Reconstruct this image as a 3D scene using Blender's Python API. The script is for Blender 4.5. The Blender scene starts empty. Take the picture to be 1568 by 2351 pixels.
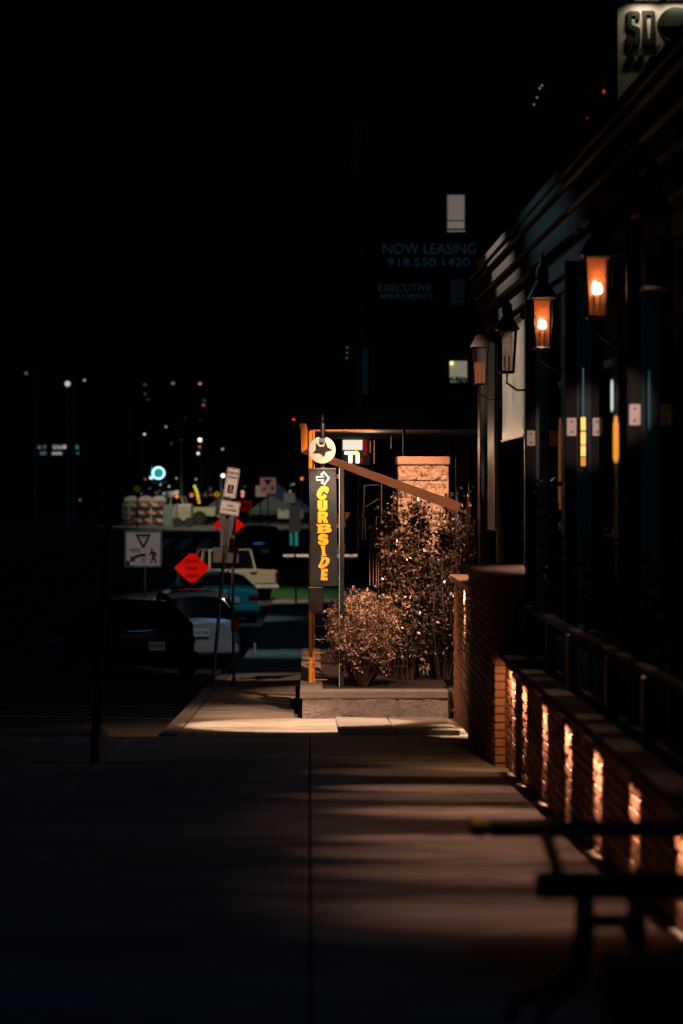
import bpy, bmesh, math, random
from mathutils import Vector, Matrix
from mathutils.geometry import tessellate_polygon
C = bpy.context.scene.collection
R = math.radians
random.seed(7)
F = 5551.0                       # focal length in working pixels of the 1568x2351 view
EYE = 1.53
# ------------------------------------------------------------------ camera, world, exposure
cd = bpy.data.cameras.new("camera"); cam = bpy.data.objects.new("camera", cd); C.objects.link(cam)
cam.location = (0, 0, EYE); cam.rotation_euler = (R(90), 0, 0)
cd.lens = 85; cd.sensor_width = 36; cd.sensor_fit = 'AUTO'
cd.shift_x = 74/2351; cd.shift_y = -45.5/2351
cd.clip_start = .05; cd.clip_end = 3000
cd.dof.use_dof = True; cd.dof.focus_distance = 27.0; cd.dof.aperture_fstop = 2.0; cd.dof.aperture_blades = 9
bpy.context.scene.camera = cam
w = bpy.data.worlds.new("World"); bpy.context.scene.world = w; w.use_nodes = True
bg = w.node_tree.nodes['Background']; bg.inputs[0].default_value = (.25, .55, 1, 1); bg.inputs[1].default_value = .0005
sc = bpy.context.scene
sc.view_settings.view_transform = 'Standard'; sc.view_settings.look = 'None'; sc.view_settings.exposure = 0; sc.view_settings.gamma = 1
sc.render.engine = 'CYCLES'
sc.cycles.use_denoising = True; sc.cycles.max_bounces = 5; sc.cycles.diffuse_bounces = 2; sc.cycles.glossy_bounces = 3
sc.cycles.transparent_max_bounces = 12; sc.cycles.sample_clamp_indirect = 2; sc.cycles.caustics_reflective = False; sc.cycles.caustics_refractive = False

def lamp(name, kind, loc, energy, color, size=.05, aim=None, angle=None, blend=.5, parent=None, spread=None, sy=None):
    l = bpy.data.lights.new(name, kind); l.energy = energy; l.color = color
    if kind in ('POINT', 'SPOT'): l.shadow_soft_size = size
    if kind == 'SPOT': l.spot_size = R(angle); l.spot_blend = blend
    if kind == 'AREA':
        l.shape = 'RECTANGLE'; l.size = size; l.size_y = sy or size
        if spread: l.spread = R(spread)
    o = bpy.data.objects.new(name, l); C.objects.link(o); o.location = loc
    if aim is not None: o.rotation_euler = (Vector(aim)-Vector(loc)).to_track_quat('-Z', 'Y').to_euler()
    if parent: o.parent = parent; o.matrix_parent_inverse = Matrix.Translation(-Vector(parent.location))
    return o
WARM = (1, .52, .26); AMBER = (1, .40, .15); COOL = (.45, .85, 1); TEAL = (.2, .9, .9)
# street lamp over the corner, outside the frame above the planter
lamp("corner_street_light", 'SPOT', (1.2, 20.5, 7.4), 11500, (1, .52, .30), .04, aim=(.98, 29.3, 1.0), angle=15, blend=.6)
lamp("planter_fill", 'SPOT', (1.55, 20.5, 7.0), 4200, (1, .55, .36), .04, aim=(.5, 27.2, -.6), angle=21, blend=.6)  # second unseen spot, added to light the planter wall and shrub
lamp("cool_ground_fill", 'SUN', (0, 0, 20), .045, (.10, .45, 1), aim=(-6, 8, 0)).data.angle = R(8)  # added cool fill, gives the near pavement a faint blue tone
lamp("cornice_highlight_spot", 'SPOT', (.2, 25.6, 6.4), 2600, (1, .80, .64), .02, aim=(1.95, 23.6, 3.75), angle=36, blend=.8)  # unseen spot added to draw highlights on the far cornice
lamp("hatchback_fill", 'SPOT', (-.6, 34, 9), 1800, (.9, .95, 1), .1, aim=(-2.1, 50, -1.3), angle=10, blend=.8)  # unseen fill added from the camera side for the hatchback rear
for yy, e_, xa, an, sq_ in ((19.3, 110, .95, 36, .36), (17.75, 330, .98, 33, .32), (17.1, 150, .85, 40, .24), (15.9, 380, 1.0, 33, .36), (14.2, 260, .95, 36, .26), (13.5, 190, .9, 38, .34), (12.6, 170, .95, 38, .40), (11.0, 130, .95, 38, .5), (15.5, 45, .85, 46, 1.2), (12.0, 36, .85, 46, 1.2)):  # unseen spots with squashed cones, added to lay light streaks on the pavement
    lamp("soffit_streak_spot", 'SPOT', (1.74, yy, 3.12), e_, (1, .50, .34), .02, aim=(xa+.08, yy+.1, -.6), angle=an*.92, blend=1).scale = (sq_*1.45, 1, 1)
lamp("bench_end_fill", 'SPOT', (1.74, 9.2, 3.12), 90, (1, .6, .3), .02, aim=(.54, 7.55, .5), angle=9, blend=1)  # unseen spot added just to brighten the bench board end
lamp("facade_rim_spot", 'SPOT', (-7, 31, 8.5), 1100, (.5, .85, 1), .08, aim=(1.9, 18.5, 2.35), angle=13, blend=.9)  # unseen cool spot added for rim lines along the restaurant front
lamp("hinge_plate_fill", 'SPOT', (1.25, 2.0, 2.35), 3400, (1, .62, .52), .02, aim=(1.93, 17.0, 1.98), angle=2.6, blend=.7)  # unseen narrow beam added near the camera to brighten the hinge plates
# lamp over the kerb ramp beside the planter
lamp("ramp_street_light", 'SPOT', (-.5, 24.4, 6.9), 6800, (1, .62, .40), .02, aim=(-.12, 25.75, -.95), angle=19, blend=.35)
# cool street lamps over the parking lot and the street
lamp("lot_street_light", 'SPOT', (.6, 58, 12), 1500, (.5, .9, 1), .3, aim=(-.1, 50.5, -2), angle=20, blend=1)
lamp("sign_street_light", 'SPOT', (-2.6, 24, 8.8), 6000, (1, .62, .45), .1, aim=(-1.2, 34.6, 1.5), angle=7, blend=.8)
lamp("yield_street_light", 'SPOT', (-3.5, 48, 9), 1600, (1, .85, .8), .1, aim=(-4.1, 60, .2), angle=9, blend=.8)
lamp("street_light_far", 'SPOT', (-1.5, 78, 12), 6500, (1, .85, .6), .3, aim=(-2.6, 89, -2), angle=30, blend=.8)
lamp("teal_car_light", 'SPOT', (-.5, 62, 10), 1800, (.6, 1, .95), .3, aim=(-2.4, 71, -1), angle=20, blend=.8)
lamp("crossing_light", 'SPOT', (-6, 140, 16), 15000, (1, .9, .6), .3, aim=(-5.6, 152, 0), angle=44, blend=.8)
lamp("crossing_light_green", 'SPOT', (-.5, 97, 6), 500, (.25, 1, .35), .2, aim=(-.6, 93, -2.4), angle=40, blend=.7)
lamp("far_kerb_light", 'SPOT', (.5, 117, 8), 9000, (1, .78, .5), .2, aim=(.6, 116.5, -1.8), angle=36, blend=.3)

# ------------------------------------------------------------------ helpers
def mat(name, col, rough=.6, metal=0, em=None, es=0, bump=0, bscale=30, var=0, vscale=6, spec=.5, coat=0, alpha=1, detail=6):
    m = bpy.data.materials.new(name); m.use_nodes = True; nt = m.node_tree; b = nt.nodes['Principled BSDF']
    c = tuple(col)+(1,)
    b.inputs['Base Color'].default_value = c; b.inputs['Roughness'].default_value = rough; b.inputs['Metallic'].default_value = metal
    b.inputs['Specular IOR Level'].default_value = spec; b.inputs['Coat Weight'].default_value = coat
    if em: b.inputs['Emission Color'].default_value = tuple(em)+(1,); b.inputs['Emission Strength'].default_value = es
    tc = nt.nodes.new('ShaderNodeTexCoord')
    if var:
        n = nt.nodes.new('ShaderNodeTexNoise'); n.inputs['Scale'].default_value = vscale; n.inputs['Detail'].default_value = detail; n.inputs['Roughness'].default_value = .65
        nt.links.new(tc.outputs['Object'], n.inputs['Vector'])
        r = nt.nodes.new('ShaderNodeValToRGB'); r.color_ramp.elements[0].position = .3; r.color_ramp.elements[1].position = .7
        r.color_ramp.elements[0].color = tuple(x*(1-var) for x in col)+(1,); r.color_ramp.elements[1].color = tuple(min(1, x*(1+var)) for x in col)+(1,)
        nt.links.new(n.outputs['Fac'], r.inputs['Fac']); nt.links.new(r.outputs['Color'], b.inputs['Base Color'])
        rr = nt.nodes.new('ShaderNodeMapRange'); rr.inputs['To Min'].default_value = max(.05, rough-.12); rr.inputs['To Max'].default_value = min(1, rough+.12)
        nt.links.new(n.outputs['Fac'], rr.inputs['Value']); nt.links.new(rr.outputs['Result'], b.inputs['Roughness'])
    if bump:
        n2 = nt.nodes.new('ShaderNodeTexNoise'); n2.inputs['Scale'].default_value = bscale; n2.inputs['Detail'].default_value = 5
        bp = nt.nodes.new('ShaderNodeBump'); bp.inputs['Strength'].default_value = bump; bp.inputs['Distance'].default_value = .02
        nt.links.new(tc.outputs['Object'], n2.inputs['Vector']); nt.links.new(n2.outputs['Fac'], bp.inputs['Height']); nt.links.new(bp.outputs['Normal'], b.inputs['Normal'])
    return m
def glassmat(name, tint=(1, 1, 1), refl=.12, rough=.05):
    m = bpy.data.materials.new(name); m.use_nodes = True; nt = m.node_tree; nt.nodes.clear()
    o = nt.nodes.new('ShaderNodeOutputMaterial'); mx = nt.nodes.new('ShaderNodeMixShader'); t = nt.nodes.new('ShaderNodeBsdfTransparent'); g = nt.nodes.new('ShaderNodeBsdfGlossy')
    f = nt.nodes.new('ShaderNodeFresnel'); f.inputs[0].default_value = 1.5
    ad = nt.nodes.new('ShaderNodeMath'); ad.operation = 'ADD'; ad.inputs[1].default_value = refl
    t.inputs[0].default_value = tint+(1,); g.inputs['Roughness'].default_value = rough
    nt.links.new(f.outputs[0], ad.inputs[0]); nt.links.new(ad.outputs[0], mx.inputs[0]); nt.links.new(t.outputs[0], mx.inputs[1]); nt.links.new(g.outputs[0], mx.inputs[2]); nt.links.new(mx.outputs[0], o.inputs[0])
    return m
def emat(name, col, s): return mat(name, tuple(c*.1 for c in col), .5, em=col, es=s)
M = {}
M['concrete'] = mat('sidewalk concrete', (.33, .30, .27), .85, bump=.25, bscale=60, var=.16, vscale=2.2)
def stain(m, sc1=.7, amt=.45):
    nt = m.node_tree; b = nt.nodes['Principled BSDF']; l = b.inputs['Base Color'].links[0]; src = l.from_socket
    tc = nt.nodes.new('ShaderNodeTexCoord'); mp = nt.nodes.new('ShaderNodeMapping'); mp.inputs['Scale'].default_value = (.8, 2.6, 1); nt.links.new(tc.outputs['Object'], mp.inputs['Vector'])
    n = nt.nodes.new('ShaderNodeTexNoise'); n.inputs['Scale'].default_value = sc1; n.inputs['Detail'].default_value = 9; n.inputs['Roughness'].default_value = .7; n.inputs['Distortion'].default_value = .6; nt.links.new(mp.outputs[0], n.inputs['Vector'])
    r1 = nt.nodes.new('ShaderNodeMapRange'); r1.inputs['From Min'].default_value = .35; r1.inputs['From Max'].default_value = .6; r1.inputs['To Min'].default_value = 1-amt; r1.inputs['To Max'].default_value = 1.08; nt.links.new(n.outputs['Fac'], r1.inputs['Value'])
    v = nt.nodes.new('ShaderNodeTexVoronoi'); v.inputs['Scale'].default_value = 3.1; nt.links.new(tc.outputs['Object'], v.inputs['Vector'])
    r2 = nt.nodes.new('ShaderNodeMapRange'); r2.inputs['From Min'].default_value = .045; r2.inputs['From Max'].default_value = .075; r2.inputs['To Min'].default_value = .45; r2.inputs['To Max'].default_value = 1; nt.links.new(v.outputs['Distance'], r2.inputs['Value'])
    mu = nt.nodes.new('ShaderNodeMath'); mu.operation = 'MULTIPLY'; nt.links.new(r1.outputs[0], mu.inputs[0]); nt.links.new(r2.outputs[0], mu.inputs[1])
    mx = nt.nodes.new('ShaderNodeVectorMath'); mx.operation = 'SCALE'; nt.links.new(src, mx.inputs[0]); nt.links.new(mu.outputs[0], mx.inputs['Scale']); nt.links.new(mx.outputs[0], b.inputs['Base Color'])
stain(M['concrete'], .9, .55)
M['concrete2'] = mat('cast concrete', (.22, .195, .185), .8, bump=.4, bscale=40, var=.2, vscale=5)
M['asphalt'] = mat('asphalt', (.055, .055, .058), .8, bump=.4, bscale=60, var=.25, vscale=.6)
M['paint_white'] = mat('road paint', (.55, .55, .52), .7, var=.3, vscale=8)
M['grass'] = mat('grass', (.06, .11, .04), .9, bump=.8, bscale=50, var=.4, vscale=3)
M['black'] = mat('black painted steel', (.012, .013, .015), .38, metal=.0, bump=.05, var=.2)
M['blackm'] = mat('black matte steel', (.02, .021, .023), .6, var=.3)
M['pitch'] = mat('matte black roofing', (.006, .0065, .008), .8, var=.3)
M['dark'] = mat('dark stucco', (.014, .016, .019), .85, bump=.3, bscale=20, var=.3)
M['sign_dark'] = mat('dark grey sign steel', (.010, .019, .030), .5, metal=0, bump=.1, bscale=200, var=.25, vscale=14)
M['orange'] = mat('orange painted steel', (.95, .36, .02), .45, bump=.12, bscale=60, var=.12, vscale=9)
M['orange_dk'] = mat('burnt orange steel', (.55, .16, .025), .45, bump=.1, bscale=60, var=.2, vscale=6)
M['letter'] = mat('orange letter with added glow', (1, .36, .04), .5, em=(1, .30, .015), es=.55, var=.03)  # emission added so the painted letters read bright down the sign
M['white'] = mat('white vinyl', (.8, .77, .72), .5, var=.04)
M['brick'] = mat('red brick', (.34, .145, .09), .75, bump=.6, bscale=45, var=.35, vscale=9)
M['mortar'] = mat('mortar', (.10, .09, .08), .9, bump=.3, bscale=60, var=.2)
M['stone'] = mat('split face block', (.46, .33, .25), .85, bump=.8, bscale=26, var=.2, vscale=12)
M['stonecap'] = mat('cast stone coping', (.50, .30, .22), .8, bump=.35, bscale=70, var=.1, vscale=9)
M['steel'] = mat('galvanised steel', (.28, .29, .30), .4, metal=.8, var=.15, vscale=20)
M['alu'] = mat('sign aluminium back', (.10, .11, .12), .5, metal=.5, var=.2)
M['signwhite'] = mat('reflective sign white', (.62, .60, .58), .5, bump=.15, bscale=150, var=.06)
M['signblack'] = mat('sign black print', (.012, .012, .014), .5)
M['signred'] = mat('orange red sign with added glow', (.9, .02, .008), .5, em=(1, .01, .005), es=.4, var=.05)  # emission added to brighten the sign plates, which are no lamps
M['signyellow'] = mat('yellow sign with added glow', (.8, .42, .01), .5, em=(1, .5, .0), es=.10, var=.1)  # same added emission in yellow
M['glass'] = glassmat('clear glass')
M['glassd'] = mat('dark window glass', (.004, .006, .008), .06, spec=.8)
M['plate'] = mat('white hinge plate', (.80, .74, .70), .5, var=.1, vscale=30)
M['copper'] = mat('aged copper', (.55, .17, .07), .45, metal=.55, var=.25, vscale=20)
def amberglass():
    m = bpy.data.materials.new('amber diffusing glass'); m.use_nodes = True; nt = m.node_tree; nt.nodes.clear()
    o = nt.nodes.new('ShaderNodeOutputMaterial'); mx = nt.nodes.new('ShaderNodeMixShader'); t = nt.nodes.new('ShaderNodeBsdfTransparent'); g = nt.nodes.new('ShaderNodeBsdfDiffuse'); n = nt.nodes.new('ShaderNodeTexNoise'); n.inputs['Scale'].default_value = 30
    mr = nt.nodes.new('ShaderNodeMapRange'); mr.inputs['To Min'].default_value = .28; mr.inputs['To Max'].default_value = .40; nt.links.new(n.outputs['Fac'], mr.inputs['Value']); nt.links.new(mr.outputs['Result'], mx.inputs[0])
    g.inputs['Color'].default_value = (.62, .22, .10, 1); t.inputs[0].default_value = (1, .92, .85, 1)
    nt.links.new(t.outputs[0], mx.inputs[1]); nt.links.new(g.outputs[0], mx.inputs[2]); nt.links.new(mx.outputs[0], o.inputs[0]); return m
M['amberglass'] = amberglass()
M['rubber'] = mat('tyre rubber', (.012, .012, .012), .8)
M['rim'] = mat('alloy rim', (.35, .36, .37), .3, metal=.9)
M['lensred'] = mat('red lamp lens', (.16, .005, .004), .15)
M['lensclear'] = mat('clear lamp lens', (.6, .6, .6), .1)
M['leaf'] = mat('glossy leaf', (.085, .06, .035), .27, var=.7, vscale=14, spec=1)
M['leaf2'] = mat('small reddish leaf', (.60, .36, .27), .4, var=.6, vscale=14)
M['leafk'] = mat('dark glossy leaf', (.028, .022, .016), .3, var=.5, vscale=14, spec=.9)
M['leafg'] = mat('dark green leaf', (.035, .06, .022), .4, var=.4, vscale=8)
def contrast(m, lo, hi):
    for n in m.node_tree.nodes:
        if n.type == 'VALTORGB': n.color_ramp.elements[0].color = lo+(1,); n.color_ramp.elements[1].color = hi+(1,); n.color_ramp.elements[0].position = .46; n.color_ramp.elements[1].position = .60
contrast(M['leaf'], (.008, .006, .005), (.26, .17, .12)); contrast(M['leaf2'], (.09, .035, .02), (.95, .68, .54)); contrast(M['leafk'], (.006, .005, .004), (.12, .08, .06))  # pale and near-black leaf tones paint highlights and shade into the foliage
M['twig'] = mat('twig bark', (.09, .06, .045), .8, var=.3)
M['wood'] = mat('dark stained wood', (.030, .024, .02), .55, bump=.3, bscale=18, var=.35, vscale=5)
M['woodend'] = mat('board end with painted light', (.85, .45, .12), .7, bump=.3, bscale=40, var=.3)  # bright orange puts the light on the board end into its colour
M['soil'] = mat('planter soil', (.03, .022, .017), .95, bump=.8, bscale=40, var=.3)

def P(x, y, Z): return Vector(((x-710)*Z/F, Z, EYE-(y-1130)*Z/F))
def interp(t, pts):
    if t <= pts[0][0]: return pts[0][1]
    for (a, b), (c, d) in zip(pts, pts[1:]):
        if t <= c: return b+(d-b)*(t-a)/(c-a)
    return pts[-1][1]
SW = [(-20, .79), (0, 1.53), (48, 3.306), (60, 3.62), (80, 3.85), (90, 3.98)]
RD = [(-20, .81), (0, 1.55), (24, 2.45), (24.8, 2.62), (50, 3.7), (71, 3.86), (90, 4.02), (105, 3.5), (125, 3.05), (150, 2.16), (200, 1.9), (600, 1.5), (2000, 1.0)]
def sz(Y): return EYE-interp(Y, SW)
def rz(Y): return EYE-interp(Y, RD)

class MB:
    def __init__(s): s.v = []; s.f = []; s.M = Matrix.Identity(4); s.mi = []
    def add(s, vs, fs):
        n = len(s.v); s.v += [tuple(s.M @ Vector(p)) for p in vs]; s.f += [tuple(i+n for i in f) for f in fs]; return s
    def box(s, a, b):
        x0, y0, z0 = a; x1, y1, z1 = b
        x0, x1 = min(x0, x1), max(x0, x1); y0, y1 = min(y0, y1), max(y0, y1); z0, z1 = min(z0, z1), max(z0, z1)
        return s.add([(x0, y0, z0), (x1, y0, z0), (x1, y1, z0), (x0, y1, z0), (x0, y0, z1), (x1, y0, z1), (x1, y1, z1), (x0, y1, z1)],
                     [(3, 2, 1, 0), (4, 5, 6, 7), (0, 1, 5, 4), (1, 2, 6, 5), (2, 3, 7, 6), (3, 0, 4, 7)])
    def bbox(s, a, b, r=.006):          # box with chamfered vertical / horizontal edges through a small bmesh bevel
        bm = bmesh.new(); q = MB(); q.box(a, b); vs = [bm.verts.new(p) for p in q.v]
        for f in q.f: bm.faces.new([vs[i] for i in f])
        bmesh.ops.bevel(bm, geom=bm.edges[:], offset=r, segments=1, affect='EDGES')
        bm.verts.index_update()
        s.add([v.co for v in bm.verts], [[v.index for v in f.verts] for f in bm.faces]); bm.free(); return s
    def tube(s, pts, r, n=8, caps=True):
        pts = [Vector(p) for p in pts]; rs = r if isinstance(r, (list, tuple)) else [r]*len(pts); vs = []; fs = []
        for i, p in enumerate(pts):
            d = (pts[min(i+1, len(pts)-1)]-pts[max(i-1, 0)]).normalized()
            u = d.cross(Vector((0, 0, 1)) if abs(d.z) < .9 else Vector((0, 1, 0))).normalized(); v = d.cross(u)
            for k in range(n):
                a = 2*math.pi*k/n; vs.append(p+(u*math.cos(a)+v*math.sin(a))*rs[i])
        for i in range(len(pts)-1):
            for k in range(n): fs.append((i*n+k, i*n+(k+1) % n, (i+1)*n+(k+1) % n, (i+1)*n+k))
        if caps: fs.append(tuple(range(n))[::-1]); fs.append(tuple((len(pts)-1)*n+k for k in range(n)))
        return s.add(vs, fs)
    def lathe(s, prof, c=(0, 0, 0), n=20, axis='z'):
        vs = []; fs = []
        for r, h in prof:
            for k in range(n):
                a = 2*math.pi*k/n
                q = (r*math.cos(a), r*math.sin(a), h) if axis == 'z' else ((r*math.cos(a), h, r*math.sin(a)) if axis == 'y' else (h, r*math.cos(a), r*math.sin(a)))
                vs.append((q[0]+c[0], q[1]+c[1], q[2]+c[2]))
        for i in range(len(prof)-1):
            for k in range(n): fs.append((i*n+k, i*n+(k+1) % n, (i+1)*n+(k+1) % n, (i+1)*n+k))
        fs.append(tuple(range(n))[::-1]); fs.append(tuple((len(prof)-1)*n+k for k in range(n)))
        return s.add(vs, fs)
    def poly(s, loops, y0, y1):         # loops in (x,z); plate from y0 (front) to y1
        vv = [[Vector((a, b, 0)) for a, b in l] for l in loops]; tri = tessellate_polygon(vv)
        flat = [p for l in loops for p in l]; n = len(flat)
        vs = [(a, y0, b) for a, b in flat]+[(a, y1, b) for a, b in flat]
        fs = []
        for t in tri:
            a, b, c = [flat[i] for i in t]; cr = (b[0]-a[0])*(c[1]-a[1])-(b[1]-a[1])*(c[0]-a[0])
            if cr < 0: t = (t[0], t[2], t[1])
            fs += [tuple(t), tuple(i+n for i in (t[0], t[2], t[1]))]
        o = 0
        for l in loops:
            for k in range(len(l)):
                a, b = o+k, o+(k+1) % len(l); fs.append((a, b, b+n, a+n))
            o += len(l)
        return s.add(vs, fs)
    def rrect(s, cx, cz, wd, ht, r, y0, y1, inner=None):
        def lp(wd, ht, r):
            out = []
            for (sx, sz_, a0) in ((1, 1, 0), (-1, 1, 90), (-1, -1, 180), (1, -1, 270)):
                for k in range(5):
                    a = R(a0+k*22.5); out.append((cx+sx*(wd/2-r)+r*math.cos(a), cz+sz_*(ht/2-r)+r*math.sin(a)))
            return out
        L = [lp(wd, ht, r)]
        if inner: L.append(lp(wd-2*inner, ht-2*inner, max(.002, r-inner)))
        return s.poly(L, y0, y1)
    def build(s, name, m, parent=None, smooth=False, bevel=0, sub=0, kind=None):
        me = bpy.data.meshes.new(name); me.from_pydata(s.v, [], s.f); me.update()
        bm = bmesh.new(); bm.from_mesh(me); bmesh.ops.recalc_face_normals(bm, faces=bm.faces[:]); bm.to_mesh(me); bm.free()
        me.materials.append(M[m] if isinstance(m, str) else m)
        if smooth: me.shade_smooth()
        o = bpy.data.objects.new(name, me); C.objects.link(o)
        if parent:
            o.parent = parent
            if parent.type == 'EMPTY': o.matrix_parent_inverse = Matrix.Translation(-Vector(parent.location))
        if bevel:
            b = o.modifiers.new('bevel', 'BEVEL'); b.width = bevel; b.segments = 2; b.limit_method = 'ANGLE'
        if sub:
            b = o.modifiers.new('sub', 'SUBSURF'); b.levels = sub; b.render_levels = sub
        if kind: o['kind'] = kind
        return o
def tag(o, label, cat, group=None):
    o['label'] = label; o['category'] = cat
    if group: o['group'] = group
    return o
def thing(name, label, cat, loc=(0, 0, 0), group=None):
    o = bpy.data.objects.new(name, None); C.objects.link(o); o.location = loc; o.empty_display_size = .2
    return tag(o, label, cat, group)
_tc = {}
def textloops(body, bold=0.0, shear=0):
    k = (body, bold, shear)
    if k in _tc: return _tc[k]
    cu = bpy.data.curves.new('t', 'FONT'); cu.body = body; cu.align_x = 'CENTER'; cu.align_y = 'CENTER'; cu.size = 1; cu.offset = bold; cu.shear = shear; cu.resolution_u = 4
    cu.extrude = .02; cu.space_line = .95
    o = bpy.data.objects.new('t', cu); C.objects.link(o)
    dg = bpy.context.evaluated_depsgraph_get(); me = bpy.data.meshes.new_from_object(o.evaluated_get(dg))
    vs = [tuple(v.co) for v in me.vertices]; fs = [tuple(p.vertices) for p in me.polygons]
    bpy.data.objects.remove(o); bpy.data.curves.remove(cu); bpy.data.meshes.remove(me)
    _tc[k] = (vs, fs); return _tc[k]
def text(mb, body, cx, cz, wd, ht, y, bold=.01, shear=0, depth=.004):
    vs, fs = textloops(body, bold, shear)
    xs = [v[0] for v in vs]; ys = [v[1] for v in vs]
    kx = wd/(max(xs)-min(xs)); ky = ht/(max(ys)-min(ys)); mx = (max(xs)+min(xs))/2; my = (max(ys)+min(ys))/2
    mb.add([(cx+(v[0]-mx)*kx, y-(v[2]+.02)/.04*depth, cz+(v[1]-my)*ky) for v in vs], fs); return mb

# ------------------------------------------------------------------ ground, road, sidewalk
Ys = [-20, -10, 0, 6, 12, 18, 24, 24.8, 30, 40, 50, 60, 71, 80, 90, 97, 105, 115, 125, 137, 150, 170, 200, 300, 600, 2000]
g = MB()
Xs = [-400, -60, -20, -5, 0, 5, 20, 60, 400]
vs = [(x, y, rz(y)-(.0 if y > 24.5 else .06)) for y in Ys for x in Xs]; nx = len(Xs)
fs = [(j*nx+i, j*nx+i+1, (j+1)*nx+i+1, (j+1)*nx+i) for j in range(len(Ys)-1) for i in range(nx-1)]
g.add(vs, fs).build('road', 'asphalt', kind='structure')
sw = MB()
def slab(x0, x1, y0, y1, off=0, th=.5, gap=.004):
    x0 += gap; x1 -= gap; y0 += gap; y1 -= gap; e = .012
    za, zb = sz(y0)+off, sz(y1)+off
    v = [(x0, y0, za-e), (x1, y0, za-e), (x1, y1, zb-e), (x0, y1, zb-e), (x0+e, y0+e, za), (x1-e, y0+e, za), (x1-e, y1-e, zb), (x0+e, y1-e, zb),
         (x0, y0, za-th), (x1, y0, za-th), (x1, y1, zb-th), (x0, y1, zb-th)]
    sw.add(v, [(4, 5, 6, 7), (0, 1, 5, 4), (1, 2, 6, 5), (2, 3, 7, 6), (3, 0, 4, 7), (8, 9, 1, 0), (9, 10, 2, 1), (10, 11, 3, 2), (11, 8, 0, 3)])
xc = [-9, -6, -3.6, -1.75, 0.0, 1.9, 4.5]
yc = [1.0+1.9*i for i in range(13)]
yc[-1] = 23.9
for a, b in zip(xc, xc[1:]):
    for i, (c, d) in enumerate(zip(yc[::3], yc[3::3])):
        slab(a, b, c, d, random.uniform(-.002, .002), th=.1)
slab(-1.33, 9, 23.9, 27.5); 
for i in range(9): slab(-1.33, 9, 27.5+3.6*i, 27.5+3.6*(i+1))
for i in range(5): slab(-1.33, 1.6, 59.9+6*i, 59.9+6*(i+1), 0, .5)
sw.build('sidewalk', 'concrete', kind='structure')
# driveway apron between sidewalk and lot
ap = MB(); ap.add([(-9, 23.9, sz(23.9)-.01), (-1.35, 23.9, sz(23.9)-.01), (-1.35, 25.4, rz(25.4)+.006), (-9, 25.4, rz(25.4)+.006)], [(0, 1, 2, 3)]); ap.build('driveway', 'concrete', kind='structure')
# kerbs
kb = MB()
pts = [(-1.50, 24.35)]+[(-1.50, y) for y in (24.6, 30, 36, 42, 48)]
for (a, b) in zip(pts, pts[1:]):
    y0, y1 = a[1], b[1]; z0, z1 = sz(y0)+.004, sz(y1)+.004
    if y0 == 24.35: z0 -= .03
    kb.add([(-1.52, y0, z0-.6), (-1.335, y0, z0-.6), (-1.335, y1, z1-.6), (-1.52, y1, z1-.6), (-1.50, y0, z0), (-1.335, y0, z0), (-1.335, y1, z1), (-1.50, y1, z1)],
           [(0, 1, 5, 4), (4, 5, 6, 7), (0, 4, 7, 3), (1, 2, 6, 5), (3, 7, 6, 2)])
kb.lathe([(.09, -2.0+1.0), (.09, sz(24.3)-.01), (.07, sz(24.3)+.0)], (-1.43, 24.35, 0), 14)
kb.bbox((-9, 24.3, rz(25)-.3), (-2.05, 24.75, sz(24.4)+.02), .05)
kb.build('kerb', 'concrete2', kind='structure')
# raised slab in front of the planter
st = MB(); st.M = Matrix(((1, 0, 0, 0), (0, 1, 0, 0), (0, -.052, 1, .052*24.05), (0, 0, 0, 1))); st.bbox((.29, 24.05, sz(24.05)-.1), (.86, 26.98, sz(24.05)+.065), .012); st.bbox((.87, 24.05, sz(24.05)-.1), (1.50, 26.98, sz(24.05)+.062), .012)
st.build('landing_slab', 'concrete2', kind='structure')
# parking lot and road paint
pm = MB()
def stripe(x0, y0, x1, y1, wd=.1, up=.006):
    d = Vector((x1-x0, y1-y0)).normalized(); n = Vector((-d.y, d.x))*wd/2; k = 8
    for i in range(k):
        a = i/k; b = (i+1)/k; pa = Vector((x0+(x1-x0)*a, y0+(y1-y0)*a)); pb = Vector((x0+(x1-x0)*b, y0+(y1-y0)*b))
        q = [pa-n, pa+n, pb+n, pb-n]; pm.add([(p.x, p.y, rz(p.y)+up) for p in q], [(0, 1, 2, 3)])
for i, y in enumerate((30.5, 33.6, 39.5, 48, 56)): stripe(-1.7, y, -6.4, y+1.6, .12)
for i in range(6): stripe(-1.6, 61.5+i*1.6, 2.5, 61.5+i*1.6, .5)
for i in range(5): stripe(-9+1.1*i, 126, -9+1.1*i, 136, .5)
stripe(-6.5, 60, -5, 118, .12)
pm.build('road_markings', 'paint_white', kind='structure')
gr = MB(); gr.add([(x, y, EYE-interp(y, SW)+.03) for y in (89.9, 96, 104) for x in (-2.1, -1.1, 3)], [(0, 1, 4, 3), (1, 2, 5, 4), (3, 4, 7, 6), (4, 5, 8, 7)])
gr.v = [(x, y, rz(y)+.05) for (x, y, z) in gr.v]; gr.build('grass_verge', 'grass', kind='structure')
fk = MB()
for x0 in range(-3, 5): fk.bbox((x0+.01, 113.5, rz(114)-.1), (x0+.99, 117.5, rz(116)+.22), .03)
fk.build('far_pavement', 'concrete2', kind='structure')

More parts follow.
